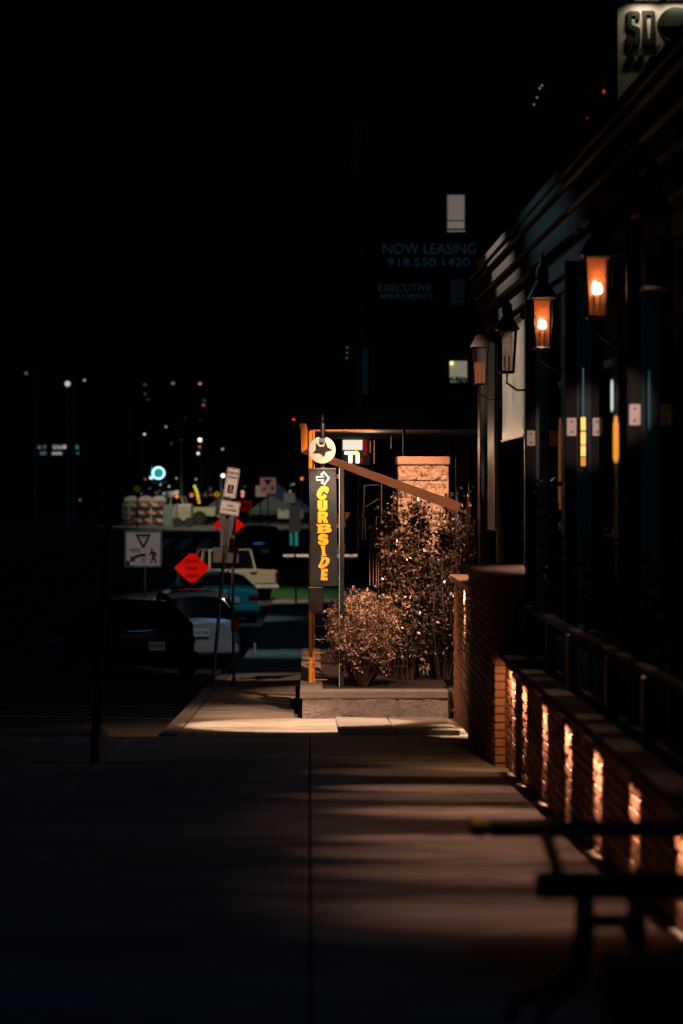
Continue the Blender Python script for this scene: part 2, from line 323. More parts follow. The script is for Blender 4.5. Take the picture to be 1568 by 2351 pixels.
# ------------------------------------------------------------------ low brick wall with step lights and tall brick pier
def bricks_x(mb, X, y0, y1, zbot, z1, t=.1, jig=.005, left=True):   # wall face looking towards -X
    z = z1; row = 0
    while z > min(zbot(y0), zbot(y1))-.02:
        y = y0-(.1 if row % 2 else 0)
        while y < y1:
            a, b = max(y, y0)+.005, min(y+.2, y1)-.005
            if b-a > .02 and z > zbot((a+b)/2)-.05:
                o = random.uniform(-jig, jig); mb.bbox((X+o, a, z-.0677+.009), (X+t, b, z), random.uniform(.003, .006))
            y += .2
        z -= .0677; row += 1
def bricks_y(mb, Y, x0, x1, zbot, z1, t=.1, jig=.005, start=0):
    z = z1; row = start
    while z > zbot-.02:
        x = x0-(.1 if row % 2 else 0)
        while x < x1:
            a, b = max(x, x0)+.005, min(x+.2, x1)-.005
            if b-a > .02: mb.bbox((a, Y+random.uniform(-jig, jig), z-.0677+.009), (b, Y+t, z), random.uniform(.004, .007))
            x += .2
        z -= .0677; row += 1
WX = 1.62
t = thing('brick_wall', 'low brick patio wall with small lights under its dark coping', 'wall', (WX, 16, sz(16)))
b = MB(); bricks_x(b, WX, 7.0, 19.98, sz, .15); b.build('brickwork', 'brick', t)
MB().add([(WX+.012, 7, -1.2), (WX+.2, 7, -1.2), (WX+.2, 20, -1.2), (WX+.012, 20, -1.2), (WX+.012, 7, .15), (WX+.2, 7, .15), (WX+.2, 20, .15), (WX+.012, 20, .15)], [(0, 1, 5, 4), (1, 2, 6, 5), (2, 3, 7, 6), (3, 0, 4, 7), (4, 5, 6, 7)]).build('core', 'mortar', t)
c = MB()
for y in range(7, 20): c.bbox((WX-.05, y+.003, .152), (WX+.32, y+.997, .21), .008)
c.build('coping', 'pitch', t)
ZS = []
for k in range(-1, 6):
    inv = (.000166)*k+.001319                 # evenly spaced along the wall
    ZS.append(5551*WX/(1/(.001319+.000166*k)))if False else ZS.append(12.0+1.5*k)
ZS = [5551*WX/(x-710) for x in (1178.5, 1205, 1251, 1305, 1373, 1458, 1568)]
for z in ZS:
    f = MB(); f.bbox((WX-.05, z-.22, .128), (WX-.008, z+.22, .150), .004); fx = f.build('step_light', 'black', t)
    lamp('step_light_glow', 'AREA', (WX-.034, z, .124), (1.75 if z > 13 else .8), (1, .58, .36), .32, aim=(WX+.06, z, -.36), spread=24, sy=.022)
lamp('pier_step_light_glow', 'SPOT', (WX-.045, 19.35, .125), 24, (1, .50, .22), .01, aim=(WX-.05, 20.0, -.45), angle=95, blend=.6)
# tall brick pier / wall end
t = thing('brick_pier', 'tall brick pier with a sloping light coping beside the planter', 'pier', (1.53, 21.5, sz(21.5)))
b = MB(); bricks_y(b, 20.0, 1.53, 2.03, sz(20), .77); bricks_x(b, 1.53, 20.1, 23.3, sz, .77); b.build('brickwork', 'brick', t)
MB().box((1.545, 20.015, -1.6), (1.9, 23.3, .76)).build('core', 'mortar', t)
c = MB()
for i in range(16): c.bbox((1.475, 19.95+i*.21, .772), (2.06, 19.95+i*.21+.205, .835), .01)
c.build('coping', 'brick', t)
# farther wall with two lights
t = thing('patio_end_wall', 'far brick wall piece with two bright light streaks beside the shrubs', 'wall', (1.6, 25, sz(25)))
b = MB(); bricks_x(b, 1.60, 23.4, 26.8, sz, .56); b.build('brickwork', 'brick', t); MB().box((1.612, 23.4, -1.6), (1.9, 26.8, .55)).build('core', 'mortar', t)
MB().bbox((1.55, 23.4, .562), (1.92, 26.8, .62), .01).build('coping', 'stonecap', t)
for z in (24.9, 24.05):
    MB().bbox((1.565, z-.09, .54), (1.597, z+.09, .561), .004).build('step_light', 'black', t)
    lamp('step_light_glow', 'AREA', (1.583, z, .535), 4.0, (1, .62, .34), .16, aim=(1.625, z, -.1), spread=40, sy=.02)

# ------------------------------------------------------------------ railing posts on the wall ledge
t = thing('patio_railing', 'dark patio railing with pale square uprights standing on the brick wall', 'railing', (1.78, 15, .21))
MB().box((1.90, 7, .18), (2.6, 23.3, .205)).build('ledge', 'pitch', t)
for x in (1163, 1201, 1266, 1313, 1405, 1490):
    Z = 5551*1.75/(x-710); MB().bbox((1.75-.035, Z, .21), (1.75+.035, Z+.07, .58), .004).build('post', 'steel', t)
MB().box((1.73, 8, .58), (1.80, 23, .62)).build('rail', 'pitch', t)
# clipped hedge behind the rail
def leaves(mb, pts, size, up=.4, jit=.6):
    for p in pts:
        s = size*random.uniform(.6, 1.3); n = Vector((random.gauss(0, 1), random.gauss(0, 1), random.gauss(0, 1)+up)).normalized()
        d = n.cross(Vector((random.gauss(0, 1), random.gauss(0, 1), random.gauss(0, 1)))).normalized(); e = n.cross(d)
        L = d*s; W = e*s*.36; p = Vector(p); k = n*s*.12
        mb.add([p, p+L*.45+W+k, p+L, p+L*.45-W+k], [(0, 1, 2), (0, 2, 3)])
def rnd_in(n, fn):
    out = []
    while len(out) < n:
        q = fn()
        if q is not None: out.append(q)
    return out
t = thing('planter_box', 'long black planter box with a dense dark hedge behind the patio railing', 'planter', (1.95, 15, .21))
MB().bbox((1.86, 8.5, .206), (2.2, 19.2, .62), .01).build('box', 'pitch', t)
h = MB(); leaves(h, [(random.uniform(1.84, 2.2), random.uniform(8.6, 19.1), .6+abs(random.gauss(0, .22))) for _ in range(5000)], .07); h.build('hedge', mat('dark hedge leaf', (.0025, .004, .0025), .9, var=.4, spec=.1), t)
t = thing('climbing_plant', 'thin climbing plant catching yellow light below the plated doors', 'plant', (1.88, 17.3, .21))
st_ = MB(); st_.tube([(1.80, 18.3, .21), (1.78, 18.3, .7), (1.79, 18.25, 1.2), (1.76, 18.3, 1.6)], [.008, .007, .005, .003], 6).build('stem', 'twig', t)
h = MB(); leaves(h, [(1.79+random.gauss(0, .04), 18.25+random.gauss(0, .06), random.uniform(.85, 1.62)) for _ in range(110)], .06); h.build('foliage', 'leafg', t)

# ------------------------------------------------------------------ restaurant front on the right
bl = thing('restaurant_building', 'long black restaurant front with a moulded cornice along the sidewalk', 'building', (2.3, 17, sz(17)))
MB().box((2.32, 7.5, -1.4), (2.6, 27.4, 3.4)).build('wall', 'dark', bl)
MB().box((2.6, 7.5, -1.4), (9, 27.3, 3.6)).build('side_wall', 'dark', bl)
cn = MB(); cn.M = Matrix(((1, 0, 0, 0), (0, 1, 0, 0), (0, .0135, 1, -.0135*27), (0, 0, 0, 1)))
for (x0, z0, z1) in ((1.96, 3.20, 3.30), (1.92, 3.30, 3.42), (1.99, 3.42, 3.62), (1.90, 3.62, 3.70), (1.86, 3.70, 3.86), (1.82, 3.86, 3.92), (1.80, 3.925, 4.0)):
    cn.box((x0, 7.5, z0), (2.5, 27.4-(x0-1.8)*.4, z1-.004))
cn.build('cornice', mat('cornice paint', (.022, .024, .028), .6, bump=.05, var=.2, spec=.2), bl)
dn = MB()
lp_ = [(7.6, 3.615)]
for i in range(119): y_ = 7.6+i*.165; lp_ += [(y_, 3.54), (y_+.09, 3.54), (y_+.09, 3.605), (y_+.165, 3.605)]
lp_ += [(27.3, 3.615)]
dn.M = Matrix(((1, 0, 0, 0), (0, 1, 0, 0), (0, .0135, 1, -.0135*27), (0, 0, 0, 1))) @ Matrix(((0, 1, 0, 0), (1, 0, 0, 0), (0, 0, 1, 0), (0, 0, 0, 1))); dn.poly([lp_], 1.90, 1.985)
dn.build('dentil', M['blackm'], bl)
for i in range(6):
    y = 9.0+3.3*i; MB().bbox((1.98, y-.12, .22), (2.33, y+.12, 3.2), .01).build('pilaster', 'black', bl)
for i in range(5):
    y = 9.0+3.3*i
    wf = MB()
    for yy in (y+.14, y+1.6, y+3.1): wf.bbox((2.20, yy, .3), (2.26, yy+.06, 3.15), .004)
    for zz in (.3, 1.2, 2.45, 3.09): wf.bbox((2.205, y+.14, zz), (2.255, y+3.14, zz+.06), .004)
    f = wf.build('window', 'black', bl); MB().box((2.225, y+.14, .3), (2.235, y+3.14, 3.15)).build('glazing', 'glassd', f)
# corner column
MB().bbox((1.90, 26.9, -1.2), (2.1, 27.3, 3.2), .012).build('corner_column', 'black', bl)
# blinds between far pilasters; glow in the vinyl stands in for indoor light
bm_ = mat('clear vinyl blind', (.30, .27, .23), .3, em=(1, .80, .55), es=.14, var=.4, vscale=3)
t = thing('roll_down_blind', 'pale clear roll-down blind with beaded bottom edge under the third lantern', 'blind', (1.93, 23, 2.0), 'roll-down blinds')
MB().box((1.925, 21.75, 2.05), (1.935, 24.1, 3.1)).build('sheet', bm_, t)
z = MB(); bd = [(21.8+i*.14+o_, r_) for i in range(17) for o_, r_ in ((-.05, .002), (-.012, .004), (-.004, .012), (.004, .012), (.012, .004), (.05, .002))]
z.tube([(1.915, a_, 2.04) for a_, _ in bd], [b_ for _, b_ in bd], 8); z.build('beading', emat('beads', (1, .55, .3), .5), t)
MB().tube([(1.93, 21.7, 3.12), (1.93, 24.15, 3.12)], .04, 10).build('roller', 'black', t)
t = thing('roll_down_blind', 'narrow dim roll-down blind by the corner column, farthest along the front', 'blind', (1.93, 26, 2.0), 'roll-down blinds')
MB().box((1.925, 25.2, 1.15), (1.935, 26.1, 3.1)).build('sheet', mat('dim vinyl', (.08, .065, .06), .4, em=(1, .75, .6), es=.018, var=.4), t)
MB().tube([(1.93, 25.15, 3.12), (1.93, 26.15, 3.12)], .04, 10).build('roller', 'black', t)
MB().box((1.92, 25.18, 1.13), (1.94, 26.12, 1.15)).build('hem_bar', 'steel', t)

# open glass door leaves seen face-on, white hinge plates
for i, (Z, xa, xb, yy, s, lab) in enumerate(((19.9, 1219, 1270, 1006, .125, 'open black glass door leaf with white plates, farthest of the three'),
                                       (16.9, 1312, 1371, 980, .125, 'open black glass door leaf with brightest white plates, middle of the three'),
                                       (14.45, 1457, 1529, 952, .125, 'open black glass door leaf with dim white plates, nearest of the three'))):
    t = thing('glass_door', lab, 'door', (1.9, Z, .21), 'open door leaves along the restaurant front')
    A = P(xa, yy, Z); B = P(xb, yy, Z); x0 = A.x-.045; x1 = B.x+.045
    MB().bbox((x0, Z, .22), (x0+.085, Z+.05, 3.15), .005).build('stile', 'pitch', t); MB().bbox((x1-.085, Z, .22), (x1, Z+.05, 3.15), .005).build('stile', 'pitch', t)
    MB().bbox((x0+.085, Z+.005, 3.05), (x1-.085, Z+.045, 3.15), .003).build('rail', 'black', t); MB().bbox((x0+.085, Z+.005, .22), (x1-.085, Z+.045, .45), .003).build('rail', 'black', t)
    MB().box((x0+.085, Z+.02, .45), (x1-.085, Z+.03, 3.05)).build('glazing', mat('door glass', (.012, .03, .04), .08, em=(.3, .7, 1), es=.0022, var=.6, vscale=1.3), t)
    for q in (A, B):
        pl = MB(); pl.rrect(q.x, q.z, .066, s, .006, Z-.008, Z-.001); p = pl.build('hinge_plate', 'plate', t)
        bo = MB()
        for dz in (-.036, .036): bo.lathe([(.008, Z-.012), (.008, Z-.008)], (q.x, 0, q.z+dz), 8, 'y')
        bo.build('bolt', 'signblack', p)
# pendant lamps glowing inside; cool tubes and stem stand in for glazing reflections
ORG = emat('amber glass tube', (1, .34, .04), .9); ORG2 = emat('bright amber tube', (1, .5, .12), 1.7); TL = emat('cool strip', (.3, .75, .8), .16); WH = emat('white strip', (.8, .95, .9), .9)
def pendant(x, y0, y1, Z, wd, m, ms, ytop, lab):
    a = P(x, y0, Z); b_ = P(x, y1, Z); r = wd*Z/F/2; t = thing('pendant_lamp', lab, 'lamp', (a.x, Z, b_.z), 'pendant tube lamps inside the restaurant')
    h = a.z-b_.z
    if wd >= 12 and ms is TL:
        for sx in (-.5, .5):
            for i, (u, v_) in enumerate(((0, .18), (.2, .42), (.44, .70), (.73, 1))): MB().bbox((a.x+sx*r*.95-r*.38, Z-.01, b_.z+h*u), (a.x+sx*r*.95+r*.38, Z+.01, b_.z+h*v_), .003).build('glass_panel', m if v_ > .3 else ORG, t)
    else: MB().lathe([(r*.5, b_.z), (r, b_.z+h*.12), (r*.95, b_.z+h*.8), (r*.5, a.z)], (a.x, Z, 0), 10).build('glass_tube', m, t, smooth=True)
    tp = P(x, ytop, Z); MB().tube([(a.x, Z, a.z), (a.x, Z, tp.z)], r*.22, 8).build('stem', ms, t)
pendant(1339, 958, 1070, 16.6, 12, ORG2, TL, 845, 'bright amber pendant tube seen between the middle door plates')
pendant(1414, 955, 1062, 14.3, 13, ORG, 'black', 900, 'deep orange pendant tube at the edge of the nearest door leaf')
pendant(1405, 872, 945, 14.2, 5, WH, 'black', 850, 'small white glowing streak standing in for a reflection above the orange pendant')
pendant(1286, 960, 1170, 19.7, 9, emat('dim amber', (1, .3, .06), .12), 'black', 900, 'long dim amber pendant tube beside the farthest door leaf')
pendant(1490, 850, 985, 14.3, 6, emat('dim cool', (.4, .75, .8), .05), 'black', 800, 'dim bluish glowing streak standing in for a reflection behind the nearest door leaf')
pendant(1160, 1010, 1060, 26.0, 4, emat('yellow', (1, .6, .1), .9), 'black', 960, 'small yellow pendant tube beyond the far blind')

# ------------------------------------------------------------------ gas lanterns
def lantern(x, Z, zc, lit, lab, X=1.75):
    t = thing('gas_lantern', lab, 'lantern', (X, Z, zc-.2), 'gas lanterns along the restaurant front')
    w0, w1 = .058, .078; zb, zt = zc-.185, zc+.185
    fr = MB()
    for sx in (-1, 1):
        for sy in (-1, 1): fr.tube([(X+sx*w0, Z+sy*w0, zb), (X+sx*w1, Z+sy*w1, zt)], .007, 4)
    for (p, q) in (((-1, -1), (1, -1)), ((1, -1), (1, 1)), ((1, 1), (-1, 1)), ((-1, 1), (-1, -1))): fr.tube([(X+p[0]*w0, Z+p[1]*w0, zb-.004), (X+q[0]*w0, Z+q[1]*w0, zb-.004)], .011, 4)
    fr.bbox((X-w0, Z-.02, zb-.012), (X+w0, Z+.02, zb), .003)
    for (p, q) in (((-1, -1), (1, -1)), ((1, -1), (1, 1)), ((1, 1), (-1, 1)), ((-1, 1), (-1, -1))): fr.tube([(X+p[0]*w1, Z+p[1]*w1, zt), (X+q[0]*w1, Z+q[1]*w1, zt)], .009, 4)
    fr.build('frame', 'black', t)
    gl = MB()
    for (sx, sy) in ((0, -1), (0, 1), (-1, 0), (1, 0)):
        if sx == 0: gl.add([(X-w0, Z+sy*w0, zb), (X+w0, Z+sy*w0, zb), (X+w1, Z+sy*w1, zt), (X-w1, Z+sy*w1, zt)], [(0, 1, 2, 3)])
        else: gl.add([(X+sx*w0, Z-w0, zb), (X+sx*w0, Z+w0, zb), (X+sx*w1, Z+w1, zt), (X+sx*w1, Z-w1, zt)], [(0, 1, 2, 3)])
    gl.build('glass', 'glass', t)
    MB().box((X-w0*.98, Z+w0*.8, zb+.005), (X+w0*.98, Z+w0*.88, zt-.01)).build('back_pane', 'amberglass', t)
    MB().add([(X-w1-.03, Z-w1-.03, zt), (X+w1+.03, Z-w1-.03, zt), (X+w1+.03, Z+w1+.03, zt), (X-w1-.03, Z+w1+.03, zt), (X-.035, Z-.035, zt+.13), (X+.035, Z-.035, zt+.13), (X+.035, Z+.035, zt+.13), (X-.035, Z+.035, zt+.13)],
             [(3, 2, 1, 0), (0, 1, 5, 4), (1, 2, 6, 5), (2, 3, 7, 6), (3, 0, 4, 7), (4, 5, 6, 7)]).lathe([(.035, zt+.13), (.05, zt+.16), (.045, zt+.22), (.02, zt+.26), (.012, zt+.30), (.016, zt+.32), (.003, zt+.34)], (X, Z, 0), 12).build('roof', 'black', t)
    MB().tube([(X, Z, zb-.02), (X, Z, zb-.10), (X+.09, Z+.02, zb-.16), (X+.24, Z+.03, zb-.16)], .011, 6).bbox((X+.21, Z-.03, zb-.26), (X+.24, Z+.09, zb-.06), .004).build('bracket', 'black', t)
    bn = MB()
    bn.tube([(X-.018, Z, zb), (X-.018, Z, zc-.045)], .006, 6).tube([(X+.018, Z, zb), (X+.018, Z, zc-.045)], .006, 6); bn.build('burner', 'blackm', t)
    if lit:
        em = emat('flame', (1, .75, .45), 14)
        fl = MB(); fl.lathe([(.003, zc-.045), (.014, zc-.03), (.017, zc-.012), (.012, zc+.012), (.002, zc+.035)], (X-.014, Z-.004, 0), 10); fl.lathe([(.003, zc-.045), (.013, zc-.03), (.015, zc-.014), (.01, zc+.004), (.002, zc+.022)], (X+.014, Z-.004, 0), 10)
        fl.build('flame', em, t, smooth=True)
        lamp('lantern_flame_light', 'POINT', (X, Z-.01, zc), lit, (1, .46, .20), .022)
L2 = lantern(1370, 14.7, 2.78, 8, 'lit gas lantern with a tall flame, nearer of the two lit ones')
L1 = lantern(1245, 18.15, 2.80, 9, 'lit gas lantern glowing solid orange, farther of the two lit ones')
lantern(1163, 21.4, 2.78, 0, 'unlit gas lantern in front of the pale blind')
lantern(1102, 24.8, 2.83, 0, 'unlit gas lantern at the far corner with clear glass')
lantern(1495, 12.3, 2.75, 0, 'unlit gas lantern nearest the camera, almost lost in darkness')

# ------------------------------------------------------------------ concrete planter with shrubs, stone pillar
ZP = 27.0; x0 = P(688, 0, ZP).x; 
t = thing('concrete_planter', 'low concrete planter with a smooth coping at the sidewalk corner', 'planter', (.6, ZP, sz(ZP)))
zt = P(0, 1586, ZP).z; zc_ = P(0, 1604, ZP).z
pw = MB(); n = 60
bm = bmesh.new()
# rough front face as a grid
gx, gz_ = 90, 16; X0, X1 = x0+.03, 1.58; Z0, Z1 = sz(ZP)-.1, zc_
from mathutils import noise as NZ
vs = []; fs = []
for j in range(gz_+1):
    for i in range(gx+1):
        X = X0+(X1-X0)*i/gx; z = Z0+(Z1-Z0)*j/gz_; d = .018*NZ.fractal(Vector((X*7, 0, z*7)), 1, 2, 5)+.006*NZ.noise(Vector((X*30, 3, z*30)))
        for jx in (.45, .98, 1.35):
            if abs(X-jx) < .012: d += .01
        vs.append((X, ZP+.02+d+(-.03*(1-j/gz_)), z))
for j in range(gz_):
    for i in range(gx): fs.append((j*(gx+1)+i, j*(gx+1)+i+1, (j+1)*(gx+1)+i+1, (j+1)*(gx+1)+i))
pw.add(vs, fs); pw.box((X0+.004, ZP+.06, Z0), (X1, ZP+.3, Z1)); pw.box((X0, ZP+.09, sz(34)-.3), (X0+.25, 34.5, Z1-.002)); bm.free()
pw.build('wall', 'concrete2', t)
cp = MB(); cp.bbox((x0, ZP, zc_), (1.6, ZP+.28, zt), .01); cp.bbox((x0+.002, ZP+.29, zc_), (x0+.26, 34.4, zt-.002), .01); cp.build('coping', 'concrete2', t)
MB().box((x0+.2, ZP+.2, zc_-.3), (1.6, 34, zt-.03)).build('soil', 'soil', t)
# stone pillar
ZQ = 29.6
t = thing('stone_pillar', 'rough split-face stone pillar with a smooth pink coping behind the shrubs', 'pillar', (1.4, ZQ, zc_))
a = P(914, 1067, ZQ); b_ = P(1030, 1067, ZQ); top = P(0, 1048, ZQ).z
def rough(x0, x1, y0, y1, z0, z1, amp, s):
    q = MB(); nx_ = max(4, int((x1-x0)/.012)); nz_ = max(4, int((z1-z0)/.012)); vs = []; fs = []
    for j in range(nz_+1):
        for i in range(nx_+1):
            X = x0+(x1-x0)*i/nx_; z = z0+(z1-z0)*j/nz_; e = min(i/nx_, 1-i/nx_, j/nz_, 1-j/nz_); e = min(1, e*12)
            vs.append((X, y0-amp*e*(.6+1.0*NZ.fractal(Vector((X*s+y0, z*.3, z*s*.7)), .8, 2, 4)), z))
    for j in range(nz_):
        for i in range(nx_): fs.append((j*(nx_+1)+i, j*(nx_+1)+i+1, (j+1)*(nx_+1)+i+1, (j+1)*(nx_+1)+i))
    q.add(vs, fs); q.box((x0+.003, y0+.012, z0+.002), (x1-.003, y1, z1-.002)); return q
sm = MB(); z = a.z; row = 0; H = .20
while z > zc_-.1:
    cuts = [a.x, a.x+(.41 if row % 2 == 0 else .2), b_.x]
    for c0, c1 in zip(cuts, cuts[1:]):
        q = rough(c0+.002, c1-.002, ZQ, ZQ+.6, z-H+.003, z-.001, .035, 16); sm.add(q.v, q.f)
    z -= H+.002; row += 1
sm.build('blocks', 'stone', t)
MB().bbox((a.x-.012, ZQ-.05, a.z), (b_.x+.012, ZQ+.65, top), .012).build('coping', 'stonecap', t)

# shrubs
def shrub(name, lab, cx, cy, zb, zt, rx, ry, n, size, lm, nst, fn=None, group=None):
    t = thing(name, lab, 'shrub', (cx, cy, zb), group)
    s = MB(); tips = []
    for i in range(nst):
        a = random.uniform(0, 6.28); r = random.uniform(.1, 1)**.6; ex = cx+math.cos(a)*rx*r*.95; ey = cy+math.sin(a)*ry*r*.95
        hh = (zt-zb)*random.uniform(.55, 1.04)*(1-.22*r*r); k = [Vector((cx+(ex-cx)*.18, cy+(ey-cy)*.18, zb)), Vector((cx+(ex-cx)*.6, cy+(ey-cy)*.6, zb+hh*.45)), Vector((ex, ey, zb+hh))]
        s.tube(k, [.007, .005, .0018], 4); tips.append(k)
        for _ in range(3):
            q = k[1].lerp(k[2], random.random()); e = q+Vector((random.gauss(0, .08), random.gauss(0, .06), random.uniform(.02, .13))); s.tube([q, e], [.003, .0012], 3); tips.append([q, q.lerp(e, .5), e])
    s.build('branches', 'twig', t)
    L = MB(); pts = []
    for _ in range(n):
        k = random.choice(tips); u = random.random()**.55; q = (k[1].lerp(k[2], (u-.4)/.6) if u > .4 else k[0].lerp(k[1], .55+u)); pts.append(q+Vector((random.gauss(0, .02), random.gauss(0, .02), random.gauss(0, .02))))
    cz = (zb+zt)/2+.04; rz_ = (zt-zb)/2
    while len(pts) < n*1.9:
        v = Vector((random.gauss(0, 1), random.gauss(0, 1), random.gauss(0, 1))).normalized(); rr = random.random()**.3
        rr *= .80+.42*NZ.noise(v*2.3+Vector((5, 2, 1))); q = Vector((cx+v.x*rx*rr*1.12, cy+v.y*ry*rr, cz+v.z*rz_*rr*(1.12 if v.z > 0 else 1.0)))
        if NZ.noise(q*7) + .25*NZ.noise(q*19) > -.12 and (q.z > zb+.12 or random.random() < .2): pts.append(q)
    if fn: pts = [q for q in pts if fn(q)]
    leaves(L, pts, size); L.build('foliage', lm, t); return t
zs = zt-.03
a = P(740, 1350, 28); b_ = P(925, 1350, 28)
shrub('round_shrub', 'rounded twiggy shrub with tiny pale reddish leaves in front of the sign', (a.x+b_.x)/2, 28.0, zs, a.z-.03, (b_.x-a.x)/2, .42, 14000, .026, 'leaf2', 300)
a = P(872, 1110, 28.9); b_ = P(975, 1110, 28.9)
def tall(name, lab, x0, x1, yt, Z, n, size, ns, lm='leaf'):
    A = P(x0, yt, Z); B = P(x1, yt, Z); cx = (A.x+B.x)/2; rx = (B.x-A.x)/2
    t = thing(name, lab, 'shrub', (cx, Z, zs)); s = MB(); tr = []
    for i in range(ns):
        ox = random.uniform(-1, 1); oy = random.uniform(-.2, .2); pts = [Vector((cx+ox*rx*.4, Z+oy*.5, zs))]; H = (A.z-zs)*(random.uniform(.72, 1.0) if random.random() < .8 else random.uniform(.98, 1.04))*(1-.12*abs(ox))
        for k in range(1, 7):
            u = k/6; pts.append(Vector((cx+ox*rx*(.4+.55*u)+random.gauss(0, .03), Z+oy+random.gauss(0, .03), zs+H*u)))
        s.tube(pts, [.008, .008, .007, .006, .005, .004, .002], 4); tr.append(pts)
    s.build('branches', 'twig', t); L = MB(); q = []
    for _ in range(n):
        p = random.choice(tr); k = random.randrange(1, 6); c = p[k].lerp(p[k+1], random.random()); q.append(c+Vector((random.gauss(0, .055), random.gauss(0, .05), random.gauss(0, .03))))
    leaves(L, q, size, up=.2); L.build('foliage', lm, t)
tall('tall_shrub', 'tall dense leafy shrub climbing in front of the stone pillar', 878, 978, 1105, 29.0, 6500, .055, 40)
tall('tall_shrub', 'thin dark upright shrub against the right edge of the stone pillar', 980, 1066, 1140, 29.0, 4200, .05, 30, 'leafk')
tall('tall_shrub', 'sparse twiggy shrub with bare tips beside the brick pier', 1040, 1100, 1118, 27.9, 420, .045, 18)
# trellis / broken lattice behind shrubs
t = thing('lattice_panel', 'small wooden lattice panel low behind the round shrub', 'lattice', (1.1, 28.8, zs))
l = MB(); A = P(895, 1490, 28.7); B = P(935, 1570, 28.7)
for k in range(5):
    l.box((A.x, 28.7+.0, B.z+(A.z-B.z)*k/4-.004), (B.x, 28.71, B.z+(A.z-B.z)*k/4+.004)); l.box((A.x+(B.x-A.x)*k/4-.003, 28.711, B.z), (A.x+(B.x-A.x)*k/4+.003, 28.72, A.z))
l.build('slats', 'wood', t)

# ------------------------------------------------------------------ blade sign with star disc
ZG = 27.6; k = ZG/F
def c4(x, y): return P((1080+x/7.835)/1.5944, (1550+y/7.835)/1.5944, ZG)
def c5(x, y): return P((1080+x/5.878)/1.5944, (1820+y/5.878)/1.5944, ZG)
t = thing('blade_sign', 'tall dark blade sign with arrow and vertical orange lettering in the planter', 'sign', (P(740, 0, ZG).x, ZG, zs))
tl, tr_, br, bl_ = P(709, 1077, ZG), P(771, 1077, ZG), P(776, 1346, ZG), P(714, 1346, ZG)
MB().poly([[(tl.x, tl.z), (tr_.x, tr_.z), (br.x, br.z), (bl_.x, bl_.z)]], ZG, ZG+.16).build('panel', 'sign_dark', t, bevel=.004)
MB().poly([[(tl.x-.004, tl.z), (tr_.x+.004, tr_.z), (tr_.x+.004, tr_.z+.012), (tl.x-.004, tl.z+.012)]], ZG-.006, ZG+.166).build('top_trim', 'steel', t)
def glyph(loops, fn, name, m, y0=-.012, par=t):
    return MB().poly([[(fn(*p).x, fn(*p).z) for p in l] for l in loops], ZG+y0, ZG-.001).build(name, m, par)
glyph([[(605, 1520), (765, 1510), (735, 1450), (825, 1370), (998, 1565), (848, 1775), (742, 1700), (778, 1650), (610, 1645)], [(640, 1550), (832, 1540), (780, 1455), (820, 1420), (950, 1570), (838, 1720), (793, 1690), (828, 1610), (640, 1612)]], c4, 'arrow', 'white')
GL = {
 'C': (c4, [[(840, 1800), (900, 1815), (950, 1850), (962, 1890), (950, 1960), (925, 2015), (870, 1980), (838, 1935), (836, 1900), (800, 1945), (760, 2010), (745, 2060), (750, 2098), (790, 2080), (822, 2022), (870, 2040), (905, 2075), (895, 2110), (860, 2160), (815, 2190), (765, 2195), (710, 2180), (650, 2130), (622, 2060), (635, 1980), (670, 1900), (720, 1840), (780, 1805)]]),
 'U': (c5, [[(483, 68), (580, 68), (580, 225), (600, 228), (600, 68), (690, 68), (692, 230), (680, 270), (645, 293), (600, 300), (560, 298), (515, 285), (495, 260), (487, 225)]]),
 'R': (c5, [[(492, 310), (640, 310), (680, 322), (703, 350), (706, 385), (695, 415), (668, 440), (712, 552), (618, 552), (585, 478), (572, 478), (572, 552), (492, 552)], [(570, 380), (605, 380), (620, 392), (605, 408), (570, 408)]]),
 'B': (c5, [[(450, 588), (590, 578), (700, 574), (745, 585), (765, 610), (762, 640), (735, 660), (775, 680), (788, 710), (775, 740), (735, 758), (620, 768), (520, 772), (462, 775), (495, 740), (490, 630), (470, 605)], [(587, 622), (645, 618), (665, 630), (650, 642), (590, 645)], [(593, 695), (650, 690), (672, 705), (655, 722), (595, 725)]]),
 'S': (c5, [[(706, 866), (703, 825), (670, 798), (610, 788), (550, 795), (510, 820), (494, 860), (500, 905), (535, 930), (590, 945), (612, 962), (600, 975), (570, 965), (545, 947), (495, 945), (497, 990), (530, 1022), (590, 1036), (650, 1032), (695, 1005), (718, 960), (712, 915), (680, 885), (620, 875), (590, 862), (595, 850), (615, 852), (640, 868)]]),
 'I': (c5, [[(535, 1058), (662, 1042), (640, 1075), (650, 1220), (686, 1255), (560, 1270), (585, 1235), (570, 1085)]]),
 'D': (c5, [[(552, 1290), (620, 1282), (690, 1290), (735, 1320), (745, 1370), (725, 1430), (670, 1490), (600, 1522), (545, 1532), (495, 1490), (500, 1470), (530, 1430), (572, 1320)], [(625, 1350), (650, 1342), (668, 1360), (660, 1395), (625, 1440), (578, 1468), (600, 1410)]]),
 'E': (c5, [[(568, 1542), (706, 1546), (704, 1608), (638, 1606), (636, 1640), (694, 1640), (692, 1700), (634, 1700), (632, 1728), (696, 1730), (694, 1788), (553, 1782)]])}
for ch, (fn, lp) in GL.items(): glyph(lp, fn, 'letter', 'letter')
cD = P(739.7, 1033.2, ZG); rD = 31*k
ds = MB().lathe([(rD-.004, -.03), (rD, -.026), (rD, .026), (rD-.004, .03)], (cD.x, ZG+.0, cD.z), 56, 'y').build('disc', mat('glowing white disc', (.6, .56, .5), .5, em=(1, .86, .66), es=.3), t)
glyph([[(593, 560), (705, 675), (830, 660), (876, 525), (940, 692), (1070, 757), (880, 822), (840, 952), (815, 950), (710, 855), (505, 858), (592, 755)]], c4, 'star_emblem', mat('tin grey', (.013, .010, .009), .7, var=.3, vscale=20), -.040, ds)
